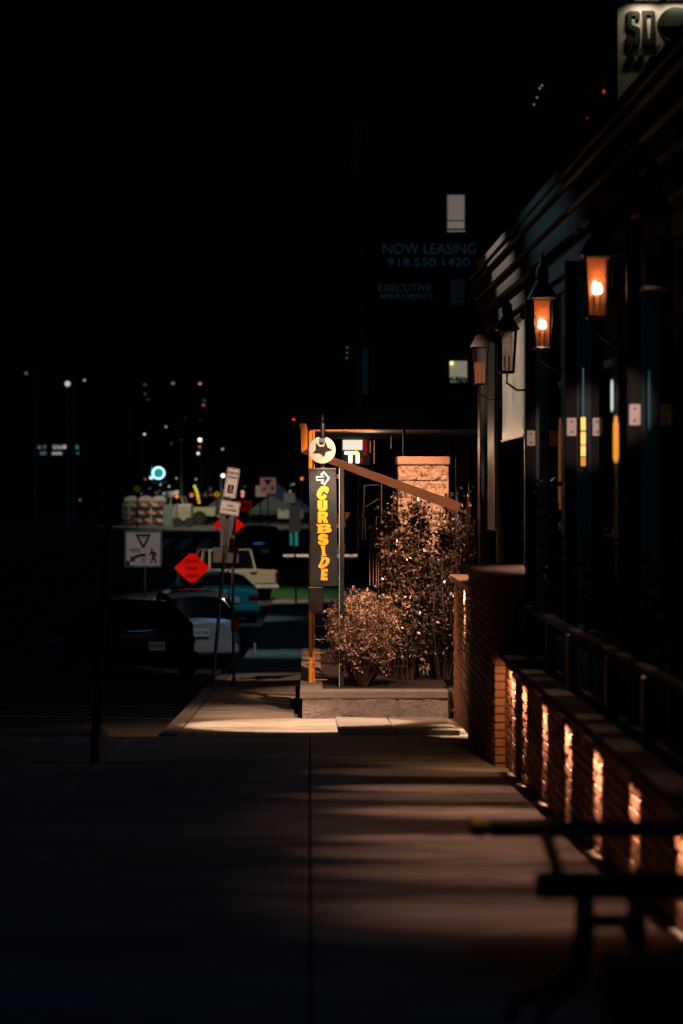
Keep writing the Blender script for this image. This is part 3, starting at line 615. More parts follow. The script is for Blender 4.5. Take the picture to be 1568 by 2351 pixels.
glyph([[(688, 548), (718, 562), (742, 515), (768, 558), (802, 540), (797, 592), (712, 605)]], c4, 'crown_emblem', mat('tin grey dark', (.013, .010, .009), .7), -.040, ds)
# stub between disc and panel, lamp hood over the disc
MB().bbox((cD.x-.02, ZG+.03, tl.z+.01), (cD.x+.03, ZG+.08, cD.z-rD+.02), .003).build('neck', 'steel', t)
hx = P(741, 0, ZG-.1).x
hd = MB().lathe([(.038, P(0, 1006, ZG).z), (.040, P(0, 1004, ZG).z), (.030, P(0, 996, ZG).z), (.028, P(0, 975, ZG).z), (.018, P(0, 970, ZG).z)], (hx, ZG-.10, 0), 18).tube([(hx, ZG-.1, P(0, 972, ZG).z), (hx, ZG-.09, P(0, 962, ZG).z), (hx, ZG-.02, P(0, 955, ZG).z), (hx, ZG+.3, P(0, 953, ZG).z)], .014, 8).build('lamp_hood', 'black', t, smooth=True)
sl = lamp('sign_lamp_glow', 'SPOT', (hx+.03, ZG-.48, P(0, 990, ZG).z), 240, (1, .58, .30), .015, aim=(hx, ZG-.30, -.6), angle=98, blend=.6)
# black foot of the sign
MB().bbox((P(708, 0, ZG).x, ZG+.0, P(0, 1404, ZG).z), (P(742, 0, ZG).x, ZG+.2, P(0, 1347, ZG).z), .01).build('foot_box', 'black', t)
# narrow blade behind
t = thing('metal_upright', 'slim grey steel upright with white left edge right of the blade sign', 'post', (P(785, 0, 27.9).x, 27.9, zs))
A = P(780, 1075, 27.9); B = P(790, 1372, 27.9)
MB().bbox((A.x, 27.9, zs), (P(790, 0, 27.9).x, 27.96, A.z), .003).build('web', 'sign_dark', t)
MB().bbox((A.x-.008, 27.86, zs), (A.x-.001, 27.96, A.z+.004), .002).build('flange', 'white', t)
for y in (1093, 1207, 1263, 1330): q = P(773, y, 27.9); MB().bbox((q.x, 27.9, q.z-.03), (A.x-.009, 27.93, q.z+.02), .003).build('bracket', 'steel', t)
# orange ladder trellis
t = thing('orange_ladder_frame', 'bright orange steel post with thin rungs standing on the planter', 'frame', (P(715, 0, 28.2).x, 28.2, zs))
for xa, xb in ((709, 717.5), (719, 722.5)):
    MB().bbox((P(xa, 0, 28.2).x, 28.2+(.02 if xa > 710 else 0), zs-.02), (P(xb, 0, 28.2).x, 28.26, P(0, 989, 28.2).z), .003).build('post', 'orange', t)
for i in range(6):
    q = P(722.7, 1405.5+31*i, 28.2); e = P(752, 0, 28.2); MB().bbox((q.x, 28.21, q.z-.008), (e.x, 28.235, q.z+.002), .002).build('rung', 'orange', t)
# canopy with the burnt orange channel and raking arm
ZC = 28.4
t = thing('steel_canopy', 'flat black steel canopy with a burnt orange raking arm over the planter', 'canopy', (1.0, ZC, zs))
A = P(706, 940, ZC); B = P(1040, 986, ZC)
A = P(706, 940, 30.6); B = P(1040, 986, 30.6)
MB().bbox((A.x, 30.6, B.z), (B.x+.8, 36, A.z), .01).build('roof', 'pitch', t)
u = MB().bbox((P(713, 0, ZC).x, ZC-.0, P(0, 990.5, ZC).z), (P(860, 0, ZC).x, ZC+.045, P(0, 986.5, ZC).z), .002); u.build('edge_strip', 'orange_dk', t)
def quad(ps, Z, Z2, nm, m): return MB().poly([[(P(x, y, Z).x, P(x, y, Z).z) for x, y in ps]], Z, Z2).build(nm, m, t, bevel=.003)
quad([(686, 972), (702, 972), (706, 985), (706, 1030), (692, 1040), (690, 985)], ZC-.15, ZC-.05, 'end_bracket', 'orange')
quad([(691, 1040), (706, 1029), (1056, 1153), (1056, 1178)], ZC-.13, ZC-.06, 'raking_arm', mat('burnt orange arm', (.060, .017, .002), .5, bump=.1, bscale=60, var=.2))
MB().bbox((P(925, 0, 30.5).x, 30.5, zs), (P(931, 0, 30.5).x, 30.56, P(0, 986, 30.5).z), .003).build('post', 'blackm', t)
MB().bbox((P(1046, 0, 30.5).x, 30.5, zs), (P(1051, 0, 30.5).x, 30.56, P(0, 1050, 30.5).z), .003).build('post', 'steel', t)
# corner beacon light on the canopy
t = thing('red_marker_lamp', 'tiny red marker lamp at the left end of the canopy', 'lamp', P(676, 962, 28.4))
MB().lathe([(.004, -.02), (.012, -.012), (.012, .012), (.004, .02)], P(674, 963, 28.4), 8, 'x').build('lens', emat('red', (1, .02, .02), 1.2), t)
MB().bbox(P(679, 961, 28.4)-Vector((0, .01, .01)), P(690, 958, 28.4)+Vector((0, .01, .01)), .002).build('arm', 'black', t)
# lit screens and tubes under the canopy
ZT = 36
t = thing('illuminated_menu_sign', 'brightly lit white and red window sign under the canopy', 'sign', P(810, 1062, ZT))
def er(mb, x0, y0, x1, y1, Z, d=0): a, b = P(x0, y0, Z), P(x1, y1, Z); return mb.bbox((a.x, Z+d, b.z), (b.x, Z+d+.03, a.z), .004)
er(MB(), 784, 1006, 850, 1068, ZT, .04).build('backing', 'black', t)
er(MB(), 787, 1010, 832, 1033, ZT).build('white_panel', emat('warm white', (1, .9, .7), .9), t)
er(MB(), 834, 1010, 842, 1045, ZT).build('red_panel', emat('deep red', (.7, .01, .03), .25), t)
er(MB(), 820, 1052, 833, 1064, ZT, .01).build('red_panel', emat('deep red b', (.7, .01, .05), .3), t)
q = P(805, 1050, ZT); mb = MB(); text(mb, 'Ti', q.x+.02, q.z, .22, .17, ZT-.01, .05); mb.build('letters', emat('sign white', (1, 1, .8), 3), t)
q = P(818, 1040, ZT); MB().lathe([(.035, 0), (.035, .02)], (q.x, ZT-.03, q.z), 14, 'y').build('orange_dot', emat('orange dot', (1, .45, .05), 2.2), t)
ZR = 33
t = thing('metal_gate', 'grey tubular gate frame with lit rods and black boxes under the canopy', 'gate', P(850, 1340, ZR))
fr = MB()
fr.tube([P(837, 1115, ZR), P(832, 1240, ZR)], .012, 6).tube([P(837, 1115, ZR), P(870, 1113, ZR)], .010, 6).tube([P(838, 1165, ZR), P(870, 1145, ZR)], .008, 6); fr.build('frame', 'steel', t)
for x, wd, y0, y1 in ((849, 2.2, 1255, 1345), (857, 1.6, 1270, 1345), (864, 2.4, 1268, 1350), (869, 2, 1268, 1350), (877, 2.4, 1290, 1350), (876, 2.4, 1108, 1200), (864, 2.4, 1185, 1205), (839, 1.6, 1190, 1240), (898, 1.5, 1000, 1030), (850, 1.8, 1012, 1040), (859, 2.0, 1010, 1065)):
    MB().tube([P(x, y0, ZR-.2), P(x, y1, ZR-.2)], wd*ZR/F/2, 8).build('rod', 'stonecap', t)
er(MB(), 846, 1206, 866, 1262, ZR, -.3).build('box', 'black', t); er(MB(), 866, 1195, 878, 1258, ZR, -.32).build('box', 'black', t)
t = thing('orange_street_cone_panel', 'orange painted steel panel partly hidden behind the blade sign', 'panel', P(785, 1250, 34))
er(MB(), 774, 1178, 793, 1212, 34).build('upper_plate', 'orange', t); er(MB(), 774, 1248, 793, 1266, 34).build('lower_plate', 'orange', t)
MB().poly([[(P(x, y, 34).x, P(x, y, 34).z) for x, y in ((790, 1176), (803, 1175), (803, 1182), (792, 1198), (790, 1198))]], 34, 34.04).build('lug', 'orange', t)
MB().tube([P(783, 1200, 34.05), P(783, 1420, 34.05)], .02, 8).build('post', 'black', t)
lamp('under_canopy_glow', 'POINT', tuple(P(846, 1020, 32)), 22, (1, .6, .32), .1)
# back-of-house wall under the canopy
t = thing('kitchen_building', 'black ribbed metal building behind the stone pillar under the canopy', 'building', (3, 38, sz(38)))
q = MB(); A = P(905, 0, 38)
q.box((A.x, 38, sz(38)-.1), (A.x+6, 38.4, 2.7))
q.build('wall', 'dark', t); rb = MB()
for i in range(40): rb.box((A.x+.05+.1*i, 37.96, sz(38)), (A.x+.09+.1*i, 38, 2.6))
rb.build('cladding_ribs', 'blackm', t)

# ------------------------------------------------------------------ foreground picnic table
t = thing('picnic_table', 'dark picnic table with bench boards and curved steel legs in the near foreground', 'table', (1.4, 6.2, sz(6.2)))
def slabD(name, x, yt, yb, z, dep, m='wood'):
    Z = 5551*(EYE-z)/(yt-1130); X = (x-710)*Z/F; th = (yb-yt)*Z/F
    return MB().bbox((X, Z, z-th), (X+2.2, Z+dep, z), .012).build(name, m, t), X, Z, th
s1, X1_, Z1_, t1 = slabD('bench_board', 1122, 1886, 1924, .50, .03)
MB().bbox((X1_-.055, Z1_-.01, .50-t1*.95), (X1_-.002, Z1_+.10, .502), .01).build('end_cap', 'woodend', t)
s2, X2_, Z2_, t2 = slabD('table_top', 1230, 2004, 2068, .56, .05)
s3, X3_, Z3_, t3 = slabD('bench_board', 1388, 2196, 2300, .46, .06)
def tb(pts, Z, r): return [P(x, y, Z) for x, y in pts]
def leg(pts, Z, r): MB().tube([P(x, y, Z) for x, y in pts], r, 10).build('leg', 'black', t, smooth=True)
leg([(1336, 2066), (1336, 2130), (1326, 2190), (1305, 2235), (1270, 2265), (1220, 2287), (1190, 2300), (1175, 2318), (1172, 2345)], 6.25, .020)
leg([(1350, 2066), (1350, 2160), (1338, 2220), (1318, 2258), (1280, 2295), (1248, 2320), (1238, 2350)], 6.35, .018)
leg([(1462, 2066), (1462, 2150), (1470, 2200), (1478, 2230)], 6.1, .026)
MB().tube([P(1336, 2115, 6.28), P(1466, 2115, 6.2)], .020, 8).build('cross_bar', 'black', t)
MB().tube([P(1252, 1915, 7.3), P(1292, 2030, 6.6)], .020, 8).build('brace', 'black', t)
MB().tube([P(1430, 2110, 6.3), P(1466, 2200, 6.0)], .016, 8).build('brace', 'black', t)
MB().bbox((X3_+.03, Z3_+.05, .12), (X3_+.5, Z3_+.35, .455-t3), .01).build('storage_box', 'black', t)

# ------------------------------------------------------------------ sign posts
def post_sign(name, lab, cat, base, top, Z, r=.02, group=None, Zt=None, zb=None, pm_='steel'):
    a = P(*base, Z); b = P(*top, Zt or Z)
    if zb is not None: a.z = zb
    t = thing(name, lab, cat, a, group)
    MB().tube([a, b], r, 8).build('post', pm_, t)
    return t
def local(x, y, Z, roll): return Matrix.Translation(P(x, y, Z)) @ Matrix.Rotation(R(roll), 4, 'Y')
# leaning accessible parking signs
t = post_sign('parking_sign', 'leaning accessible parking sign post with a second small plate below', 'sign', (485, 1612), (531, 1085), 34.6, .026)
px = 34.6/F
Mt = local(531.5, 1109, 34.5, 9.5); W_, H_ = 30*px, 70*px
b = MB(); b.M = Mt; b.rrect(0, 0, W_, H_, .02, -.004, .0); p1 = b.build('sign_plate', 'signwhite', t)
b = MB(); b.M = Mt; b.rrect(0, 0, W_-.012, H_-.012, .016, -.007, -.005, .010)
text(b, 'RESERVED', 0, .142, .148, .036, -.005, .02); text(b, 'PARKING', 0, .082, .135, .034, -.005, .02)
b.rrect(0, -.088, .088, .12, .002, -.007, -.005)
for dz in (.192, -.195): b.lathe([(.006, -.012), (.006, -.005)], (0, 0, dz), 8, 'y')
b.build('printing', 'signblack', p1)
b = MB(); b.M = Mt @ Matrix.Translation((0, -.012, -.088))
b.lathe([(.007, 0), (.007, .003)], (-.002, 0, .040), 10, 'y'); b.tube([(-.002, 0, .034), (.002, 0, .004), (.020, 0, .002), (.028, 0, -.022), (.034, 0, -.018)], .0035, 5); b.tube([(-.001, 0, .018), (.018, 0, .016)], .003, 5)
b.tube([(.003+.022*math.cos(R(a)), 0, -.016+.022*math.sin(R(a))) for a in range(110, 371, 20)], .003, 5); b.build('wheelchair_symbol', 'signwhite', p1)
Mt = local(527.5, 1166, 34.5, 9.5); W_, H_ = 46*px, 33*px
b = MB(); b.M = Mt; b.rrect(0, 0, W_, H_, .018, -.004, .0); p1 = b.build('sign_plate', 'signwhite', t)
b = MB(); b.M = Mt; b.rrect(0, 0, W_-.012, H_-.012, .014, -.007, -.005, .010); text(b, 'VAN', 0, .030, .09, .036, -.005, .02); text(b, 'ACCESSIBLE', 0, -.030, .20, .032, -.005, .015); b.build('printing', 'signblack', p1)
# second pole with sign backs
t = post_sign('street_sign', 'perforated steel post carrying dark sign backs behind the leaning parking sign', 'sign', (537, 1577), (533, 1185), 35.4, .022)
er(MB(), 505, 1183, 541, 1255, 35.3).build('sign_back', 'alu', t); er(MB(), 489, 1256.5, 520.5, 1292, 35.3).build('sign_back', 'alu', t); er(MB(), 521.5, 1256, 548, 1293, 35.3).build('sign_back', 'alu', t)
a = P(537, 1577, 35.4); MB().lathe([(.075, a.z-.01), (.07, a.z+.015), (.035, a.z+.03), (.03, a.z+.13)], (a.x, 35.4, 0), 12).build('base_socket', 'blackm', t)
h = MB()
for i in range(52): q = P(537-i*.065, 1565-i*5.2, 35.37); h.lathe([(.004, -.003), (.004, 0)], q, 6, 'y')
h.build('punched_holes', 'signblack', t)
# yield here sign
Zy = 60; px = Zy/F
t = post_sign('yield_here_sign', 'square white yield-here-to-pedestrians sign with black triangle and walking figure', 'sign', (333, 1470), (333, 1235), Zy, .03, zb=rz(Zy))
Mt = local(329, 1260.5, Zy-.06, 0); S = 84*px
b = MB(); b.M = Mt; b.rrect(0, 0, S, S, .06, -.004, .004); p1 = b.build('sign_plate', 'signwhite', t)
b = MB(); b.M = Mt; b.rrect(0, 0, S-.02, S-.02, .055, -.012, -.006, .028)
def sc_(x, y): return ((x-480)/527*S, -(y-1016)/527*S)     # coordinates measured in the enlarged photograph
b.poly([[sc_(360, 800), sc_(592, 800), sc_(500, 990), sc_(480, 1006), sc_(460, 990)], [sc_(412, 835), sc_(480, 952), sc_(545, 835)]], -.012, -.006)
text(b, 'HERE', sc_(358, 0)[0], sc_(0, 1034)[1], 155/527*S, 55/527*S, -.006, .02); text(b, 'TO', sc_(480, 0)[0], sc_(0, 1182)[1], 68/527*S, 60/527*S, -.006, .02)
text(b, 'YIELD', 0, sc_(0, 855)[1], 80/527*S, 18/527*S, -.006, .01)
b.poly([[sc_(*p) for p in ((515, 1080), (440, 1082), (370, 1105), (325, 1135), (300, 1100), (288, 1195), (372, 1192), (345, 1165), (400, 1135), (450, 1122), (515, 1125))]], -.012, -.006)
b.lathe([(18/527*S, -.012), (18/527*S, -.006)], (sc_(604, 0)[0], 0, sc_(0, 1022)[1]), 12, 'y')
b.poly([[sc_(*p) for p in ((590, 1042), (640, 1048), (672, 1075), (672, 1120), (655, 1118), (650, 1085), (642, 1130), (665, 1180), (676, 1225), (655, 1228), (625, 1160), (598, 1225), (575, 1222), (598, 1165), (606, 1130), (605, 1085), (565, 1112), (558, 1105))]], -.012, -.006)
b.rrect(*sc_(262, 1220), 45/527*S, 70/527*S, .005, -.012, -.006)
b.build('printing', 'signblack', p1)
# special event diamond
def diamond(x, y, hw, hh, Z, m, cut=.06):
    a = [(hw, 0), (hw*cut, hh*(1-cut)), (-hw*cut, hh*(1-cut)), (-hw, 0), (-hw*cut, -hh*(1-cut)), (hw*cut, -hh*(1-cut))]; k = Z/F; q = P(x, y, Z)
    return [(q.x+u*k, q.z+v*k) for u, v in a]
Ze = 62
t = thing('roadwork_sign', 'glowing red-orange diamond sign announcing a special event ahead', 'sign', (P(441, 0, Ze).x, Ze, rz(Ze)))
MB().poly([diamond(441, 1304, 41, 39, Ze, 0, .16)], Ze, Ze+.012).build('sign_plate', 'signred', t)
b = MB(); q = P(441, 1304, Ze); k = Ze/F
text(b, 'SPECIAL', q.x, q.z+16*k, 34*k, 7.5*k, Ze-.004, .02); text(b, 'EVENT', q.x, q.z-1*k, 25*k, 7.5*k, Ze-.004, .02); text(b, 'AHEAD', q.x, q.z-18*k, 31*k, 7.5*k, Ze-.004, .02)
b.build('lettering', mat('dark red print', (.10, .0, .0), .5), t)
MB().tube([(q.x, Ze+.03, q.z-35*k), (q.x, Ze+.03, rz(Ze))], .02, 8).tube([(q.x-.5, Ze-.3, rz(Ze)+.02), (q.x, Ze+.03, rz(Ze)+.5), (q.x+.5, Ze-.3, rz(Ze)+.02)], .012, 6).build('stand', 'black', t)
t = thing('roadwork_sign', 'red-orange diamond sign mostly hidden behind the leaning parking post', 'sign', (P(525, 0, 66).x, 66, rz(66)))
MB().poly([diamond(525, 1206, 37, 32, 66, 0, .3)], 66, 66.012).build('sign_plate', 'signred', t); q = P(525, 1206, 66); MB().tube([(q.x, 66.03, q.z), (q.x, 66.03, rz(66))], .02, 8).build('stand', 'black', t)
t = thing('roadwork_sign', 'red rectangular sign with a dark centre bar near the tents', 'sign', (P(562, 0, 100).x, 100, rz(100)))
er(MB(), 541, 1148, 578, 1173, 100).build('sign_plate', mat('dull red sign', (.5, .01, .01), .5, em=(1, .0, .0), es=.06), t); er(MB(), 546, 1157, 572, 1164, 100, -.02).build('bar', 'black', t); MB().tube([P(562, 1173, 100.05), (P(562, 0, 100).x, 100.05, rz(100))], .03, 8).build('stand', 'black', t)
# slim parking sign on sidewalk
Zs = 76
t = post_sign('street_sign', 'slim post with a grey parking sign and two small teal plates', 'sign', (680, 1400), (674, 1150), Zs, .03)
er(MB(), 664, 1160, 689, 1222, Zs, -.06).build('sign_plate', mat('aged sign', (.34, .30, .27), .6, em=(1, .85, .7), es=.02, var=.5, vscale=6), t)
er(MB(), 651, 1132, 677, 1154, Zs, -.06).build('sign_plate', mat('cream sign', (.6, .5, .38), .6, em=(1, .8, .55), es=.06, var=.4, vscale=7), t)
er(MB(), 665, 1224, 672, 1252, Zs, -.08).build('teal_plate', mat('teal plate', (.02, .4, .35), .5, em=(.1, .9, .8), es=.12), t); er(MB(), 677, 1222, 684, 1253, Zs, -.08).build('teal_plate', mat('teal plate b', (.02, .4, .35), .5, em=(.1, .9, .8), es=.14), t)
# distant yield sign
Zd = 121
t = post_sign('yield_here_sign', 'distant pinkish square sign with faint triangle and figure', 'sign', (615, 1265), (615, 1112), Zd, .04, zb=rz(Zd))
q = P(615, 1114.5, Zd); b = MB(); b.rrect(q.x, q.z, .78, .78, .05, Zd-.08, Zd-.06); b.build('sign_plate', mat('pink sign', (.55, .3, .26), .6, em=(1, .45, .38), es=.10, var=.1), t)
b = MB(); b.poly([[(q.x-.22, q.z+.3), (q.x+.22, q.z+.3), (q.x, q.z-.02)]], Zd-.1, Zd-.085); b.poly([[(q.x-.3, q.z-.2), (q.x-.05, q.z-.08), (q.x-.04, q.z-.16), (q.x-.27, q.z-.28)]], Zd-.1, Zd-.085); b.rrect(q.x+.22, q.z-.14, .12, .24, .04, Zd-.1, Zd-.085); b.build('printing', mat('dull red print', (.12, .02, .02), .6), t)
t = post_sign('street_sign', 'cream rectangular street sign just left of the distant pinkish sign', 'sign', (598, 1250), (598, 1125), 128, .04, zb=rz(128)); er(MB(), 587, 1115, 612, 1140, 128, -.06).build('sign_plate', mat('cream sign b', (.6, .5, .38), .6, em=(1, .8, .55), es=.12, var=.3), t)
# yellow warning diamonds
for x, y, Z, hw, lab, e in ((315, 1122, 110, 9, 'small dim yellow diamond warning sign above the barricade', .04), (498, 1135, 110, 7.5, 'small bright yellow diamond warning sign left of the parking sign', .4)):
    t = post_sign('warning_sign', lab, 'sign', (x, 1215), (x, y-8), Z, .03, 'yellow warning signs', zb=rz(Z))
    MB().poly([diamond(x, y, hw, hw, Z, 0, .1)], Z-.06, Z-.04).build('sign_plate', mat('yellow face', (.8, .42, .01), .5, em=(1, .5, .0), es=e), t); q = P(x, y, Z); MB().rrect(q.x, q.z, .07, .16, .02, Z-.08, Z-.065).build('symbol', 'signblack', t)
# foreground left dark leaning sign post
Zl = 20.3
t = post_sign('street_sign', 'very dark leaning sign post with two unlit plates at the left', 'sign', (214, 1765), (268, 905), Zl, .035, pm_='pitch')
for (x0, x1, y0, y1, rr) in ((233, 304, 907, 1054, 2), (228, 282, 1058, 1205, 3)):
    q = P((x0+x1)/2, (y0+y1)/2, Zl-.05); b = MB(); b.M = Matrix.Translation(q) @ Matrix.Rotation(R(rr), 4, 'Y'); b.rrect(0, 0, (x1-x0)*Zl/F, (y1-y0)*Zl/F, .025, 0, .004); b.build('sign_plate', mat('dull sign', (.03, .04, .06), .5, var=.3), t)
# stub bollard on sidewalk
q = P(585, 1514, 50); t = thing('bollard', 'short pale bollard stub on the sidewalk beside the white car', 'bollard', (q.x, 50, sz(50)))
MB().lathe([(.06, 0), (.06, .015), (.025, .02), (.025, .22), (.02, .24)], (q.x, 50, sz(50)), 12).build('post', 'signwhite', t); MB().lathe([(.10, 0), (.09, .014)], (q.x, 50, sz(50)), 12).build('flange', 'steel', t)

# ------------------------------------------------------------------ vehicles
def loft_car(name, lab, cat, loc, yaw, L, W, Hs, paint, kind='sedan', plate=None, tail='lensred'):
    """Hs: stations (t along length 0 rear..1 front, z_low, z_belt, z_top, glass flag); side profile lofted across five width rows."""
    loc = Vector(loc)
    t = thing(name, lab, cat, loc, 'parked vehicles'); hw = W/2
    rows = []
    for (u, zl, zbt, zt_, gls) in Hs:
        y = u*L; ed = min(1, .80+1.6*min(u, 1-u)); ww = hw*(ed if ed < 1 else 1); rw = ww*(.74 if zt_-zbt > .15 else .93)
        rows.append([(ww*.90, y, zl), (ww, y, zl+.18), (ww*1.0, y, (zl+zbt)/2+.05), (ww*.96, y, zbt), (rw, y, zt_-.03), (rw*.75, y, zt_+.0), (0, y, zt_+.03)])
    body = MB(); win = MB(); n = 7
    for s in (1, -1):
        for i in range(len(rows)-1):
            for j in range(n-1):
                q = [rows[i][j], rows[i][j+1], rows[i+1][j+1], rows[i+1][j]]; q = [(loc.x+s*a, loc.y+b, loc.z+c) for a, b, c in q]
                g1, g2 = Hs[i][4], Hs[i+1][4]
                if j == 3 and (g1 and g2): win.add(q, [(0, 1, 2, 3)])
                elif j >= 3 and (g1 != g2): win.add(q, [(0, 1, 2, 3)])
                else: body.add(q, [(0, 1, 2, 3)])
        for e in (0, -1):
            for j in range(n-1): q = [rows[e][j], rows[e][j+1], (0, rows[e][j+1][1], rows[e][j+1][2]), (0, rows[e][j][1], rows[e][j][2])]; body.add([(loc.x+s*a, loc.y+b, loc.z+c) for a, b, c in q], [(0, 1, 2, 3)])
    bo = body.build('body', paint, t, smooth=False, bevel=0)
    bmm = bmesh.new(); bmm.from_mesh(bo.data); bmesh.ops.remove_doubles(bmm, verts=bmm.verts[:], dist=.001); bmesh.ops.recalc_face_normals(bmm, faces=bmm.faces[:]); bmm.to_mesh(bo.data); bmm.free(); bo.data.shade_smooth()
    bo.modifiers.new('s', 'SUBSURF').levels = 2; bo.modifiers['s'].render_levels = 2
    cr = bo.data.attributes.new('crease_edge', 'FLOAT', 'EDGE')
    for i in range(len(bo.data.edges)): cr.data[i].value = .45
    if win.f:
        wo = win.build('window', 'glassd', t); bmm = bmesh.new(); bmm.from_mesh(wo.data); bmesh.ops.remove_doubles(bmm, verts=bmm.verts[:], dist=.001); bmm.to_mesh(wo.data); bmm.free(); wo.data.shade_smooth()
    x, y, z = loc
    for (wy, s) in ((L*.19, 1), (L*.19, -1), (L*.81, 1), (L*.81, -1)):
        r = .33 if kind != 'truck' else .40; cxx = x+s*(hw-.12)
        wh = MB().lathe([(r*.62, -.11), (r*.96, -.11), (r, -.07), (r, .07), (r*.96, .11), (r*.62, .11)], (cxx, y+wy, z+r), 22, 'x').build('wheel', 'rubber', t)
        rm = MB().lathe([(r*.6, s*.10), (r*.58, s*.118), (r*.15, s*.10)], (cxx, y+wy, z+r), 14, 'x')
        for a in range(5): rm.box((cxx+s*.10, y+wy-.02+math.cos(a*1.257)*r*.3, z+r-.02+math.sin(a*1.257)*r*.3), (cxx+s*.122, y+wy+.02+math.cos(a*1.257)*r*.3, z+r+.02+math.sin(a*1.257)*r*.3))
        rm.build('rim', 'rim', wh)
        MB().lathe([(r*1.12, -.02), (r*1.12, .005)], (x+s*(hw-.012), y+wy, z+r), 22, 'x').build('wheel_arch', 'rubber', t)
    zb = Hs[0][2]
    for s in (1, -1):
        if tail != 'tall': MB().bbox((x+s*hw*.50, y-.03, z+zb-.20), (x+s*hw*.82, y+.12, z+zb-.05), .02).build('tail_light', M['lensred'], t)
        else: MB().bbox((x+s*hw*.70, y-.02, z+zb-.12), (x+s*hw*.88, y+.12, z+zb+.12), .02).build('tail_light', M['lensred'], t)
        MB().bbox((x+s*hw*.5, y+L-.12, z+.58), (x+s*hw*.8, y+L+.0, z+.72), .02).build('headlight', 'lensclear', t)
        MB().bbox((x+s*(hw-.02), y+L*.62, z+Hs[3][2]+.02), (x+s*(hw+.17), y+L*.65, z+Hs[3][2]+.15), .02).build('mirror', paint, t)
        for u in (.36, .55): MB().bbox((x+s*(hw-.03), y+L*u, z+Hs[3][2]-.16), (x+s*(hw+.012), y+L*u+.16, z+Hs[3][2]-.13), .005).build('door_handle', 'rim', t)
    MB().bbox((x-hw*.88, y-.10, z+.34), (x+hw*.88, y+.08, z+.55), .04).build('bumper', paint, t)
    pz = z+(.72 if not plate or plate[1] is None else plate[1]); pl = MB().bbox((x-.155, y-.115, pz-.08), (x+.155, y-.10, pz+.08), .004).build('licence_plate', mat('plate', (.45, .45, .48), .5, em=(.8, .85, 1), es=.012), t)
    b = MB(); text(b, plate[0] if plate else '914 KLT', x, pz, .25, .07, y-.116, .02); b.build('characters', 'signblack', pl)
    t.rotation_euler = (0, 0, R(yaw)); return t
SEDAN = [(0, .30, .88, .92, 0), (.02, .26, .98, 1.02, 0), (.10, .24, 1.0, 1.05, 0), (.13, .24, 1.0, 1.08, 0), (.27, .24, .98, 1.38, 1), (.42, .24, .96, 1.43, 1), (.56, .24, .94, 1.38, 1), (.72, .24, .92, .98, 0), (.90, .26, .80, .84, 0), (.98, .3, .64, .68, 0), (1, .34, .58, .6, 0)]
WAGON = [(0, .32, .92, .95, 0), (.015, .28, 1.0, 1.05, 0), (.05, .26, 1.02, 1.50, 1), (.16, .26, 1.0, 1.58, 1), (.40, .26, .98, 1.60, 1), (.60, .26, .96, 1.52, 1), (.76, .26, .95, 1.0, 0), (.93, .3, .82, .86, 0), (1, .36, .6, .62, 0)]
SUV = [(0, .42, 1.1, 1.14, 0), (.015, .38, 1.18, 1.25, 0), (.06, .36, 1.2, 1.86, 1), (.2, .36, 1.2, 1.98, 1), (.45, .36, 1.18, 1.98, 1), (.62, .36, 1.16, 1.88, 1), (.76, .36, 1.14, 1.2, 0), (.93, .4, 1.0, 1.06, 0), (1, .5, .7, .74, 0)]
def paint(n, c, r=.22): return mat(n, c, r, metal=.25, coat=.8, var=.03, spec=.5)
p = P(383, 0, 45); loft_car('parked_car', 'black sedan parked nose-left with a lit licence plate, nearest vehicle', 'car', (-2.86, 45.0, rz(46)+.01), 17, 4.8, 1.84, SEDAN, paint('black paint', (.008, .008, .009), .12), plate=('IDT 152', .66))
loft_car('parked_car', 'silvery white hatchback with dark rear window beside the perforated post', 'car', (-2.25, 50.3, rz(51)+.01), 9, 4.3, 1.78, WAGON, paint('white paint', (.42, .43, .44)), tail='tall', plate=('427 RDM', .78))
loft_car('parked_car', 'teal blue sedan parked beyond the white hatchback', 'car', (-2.22, 71, rz(72)+.01), 17, 4.6, 1.80, SEDAN, paint('teal paint', (.03, .26, .34)), plate=('BK 7714', .70))
loft_car('parked_car', 'large black utility vehicle beyond the white pickup', 'car', (-1.95, 106, rz(106)+.01), 12, 5.0, 2.0, SUV, paint('black paint b', (.006, .006, .008), .15), plate=('XPO 338', .9), tail='tall')
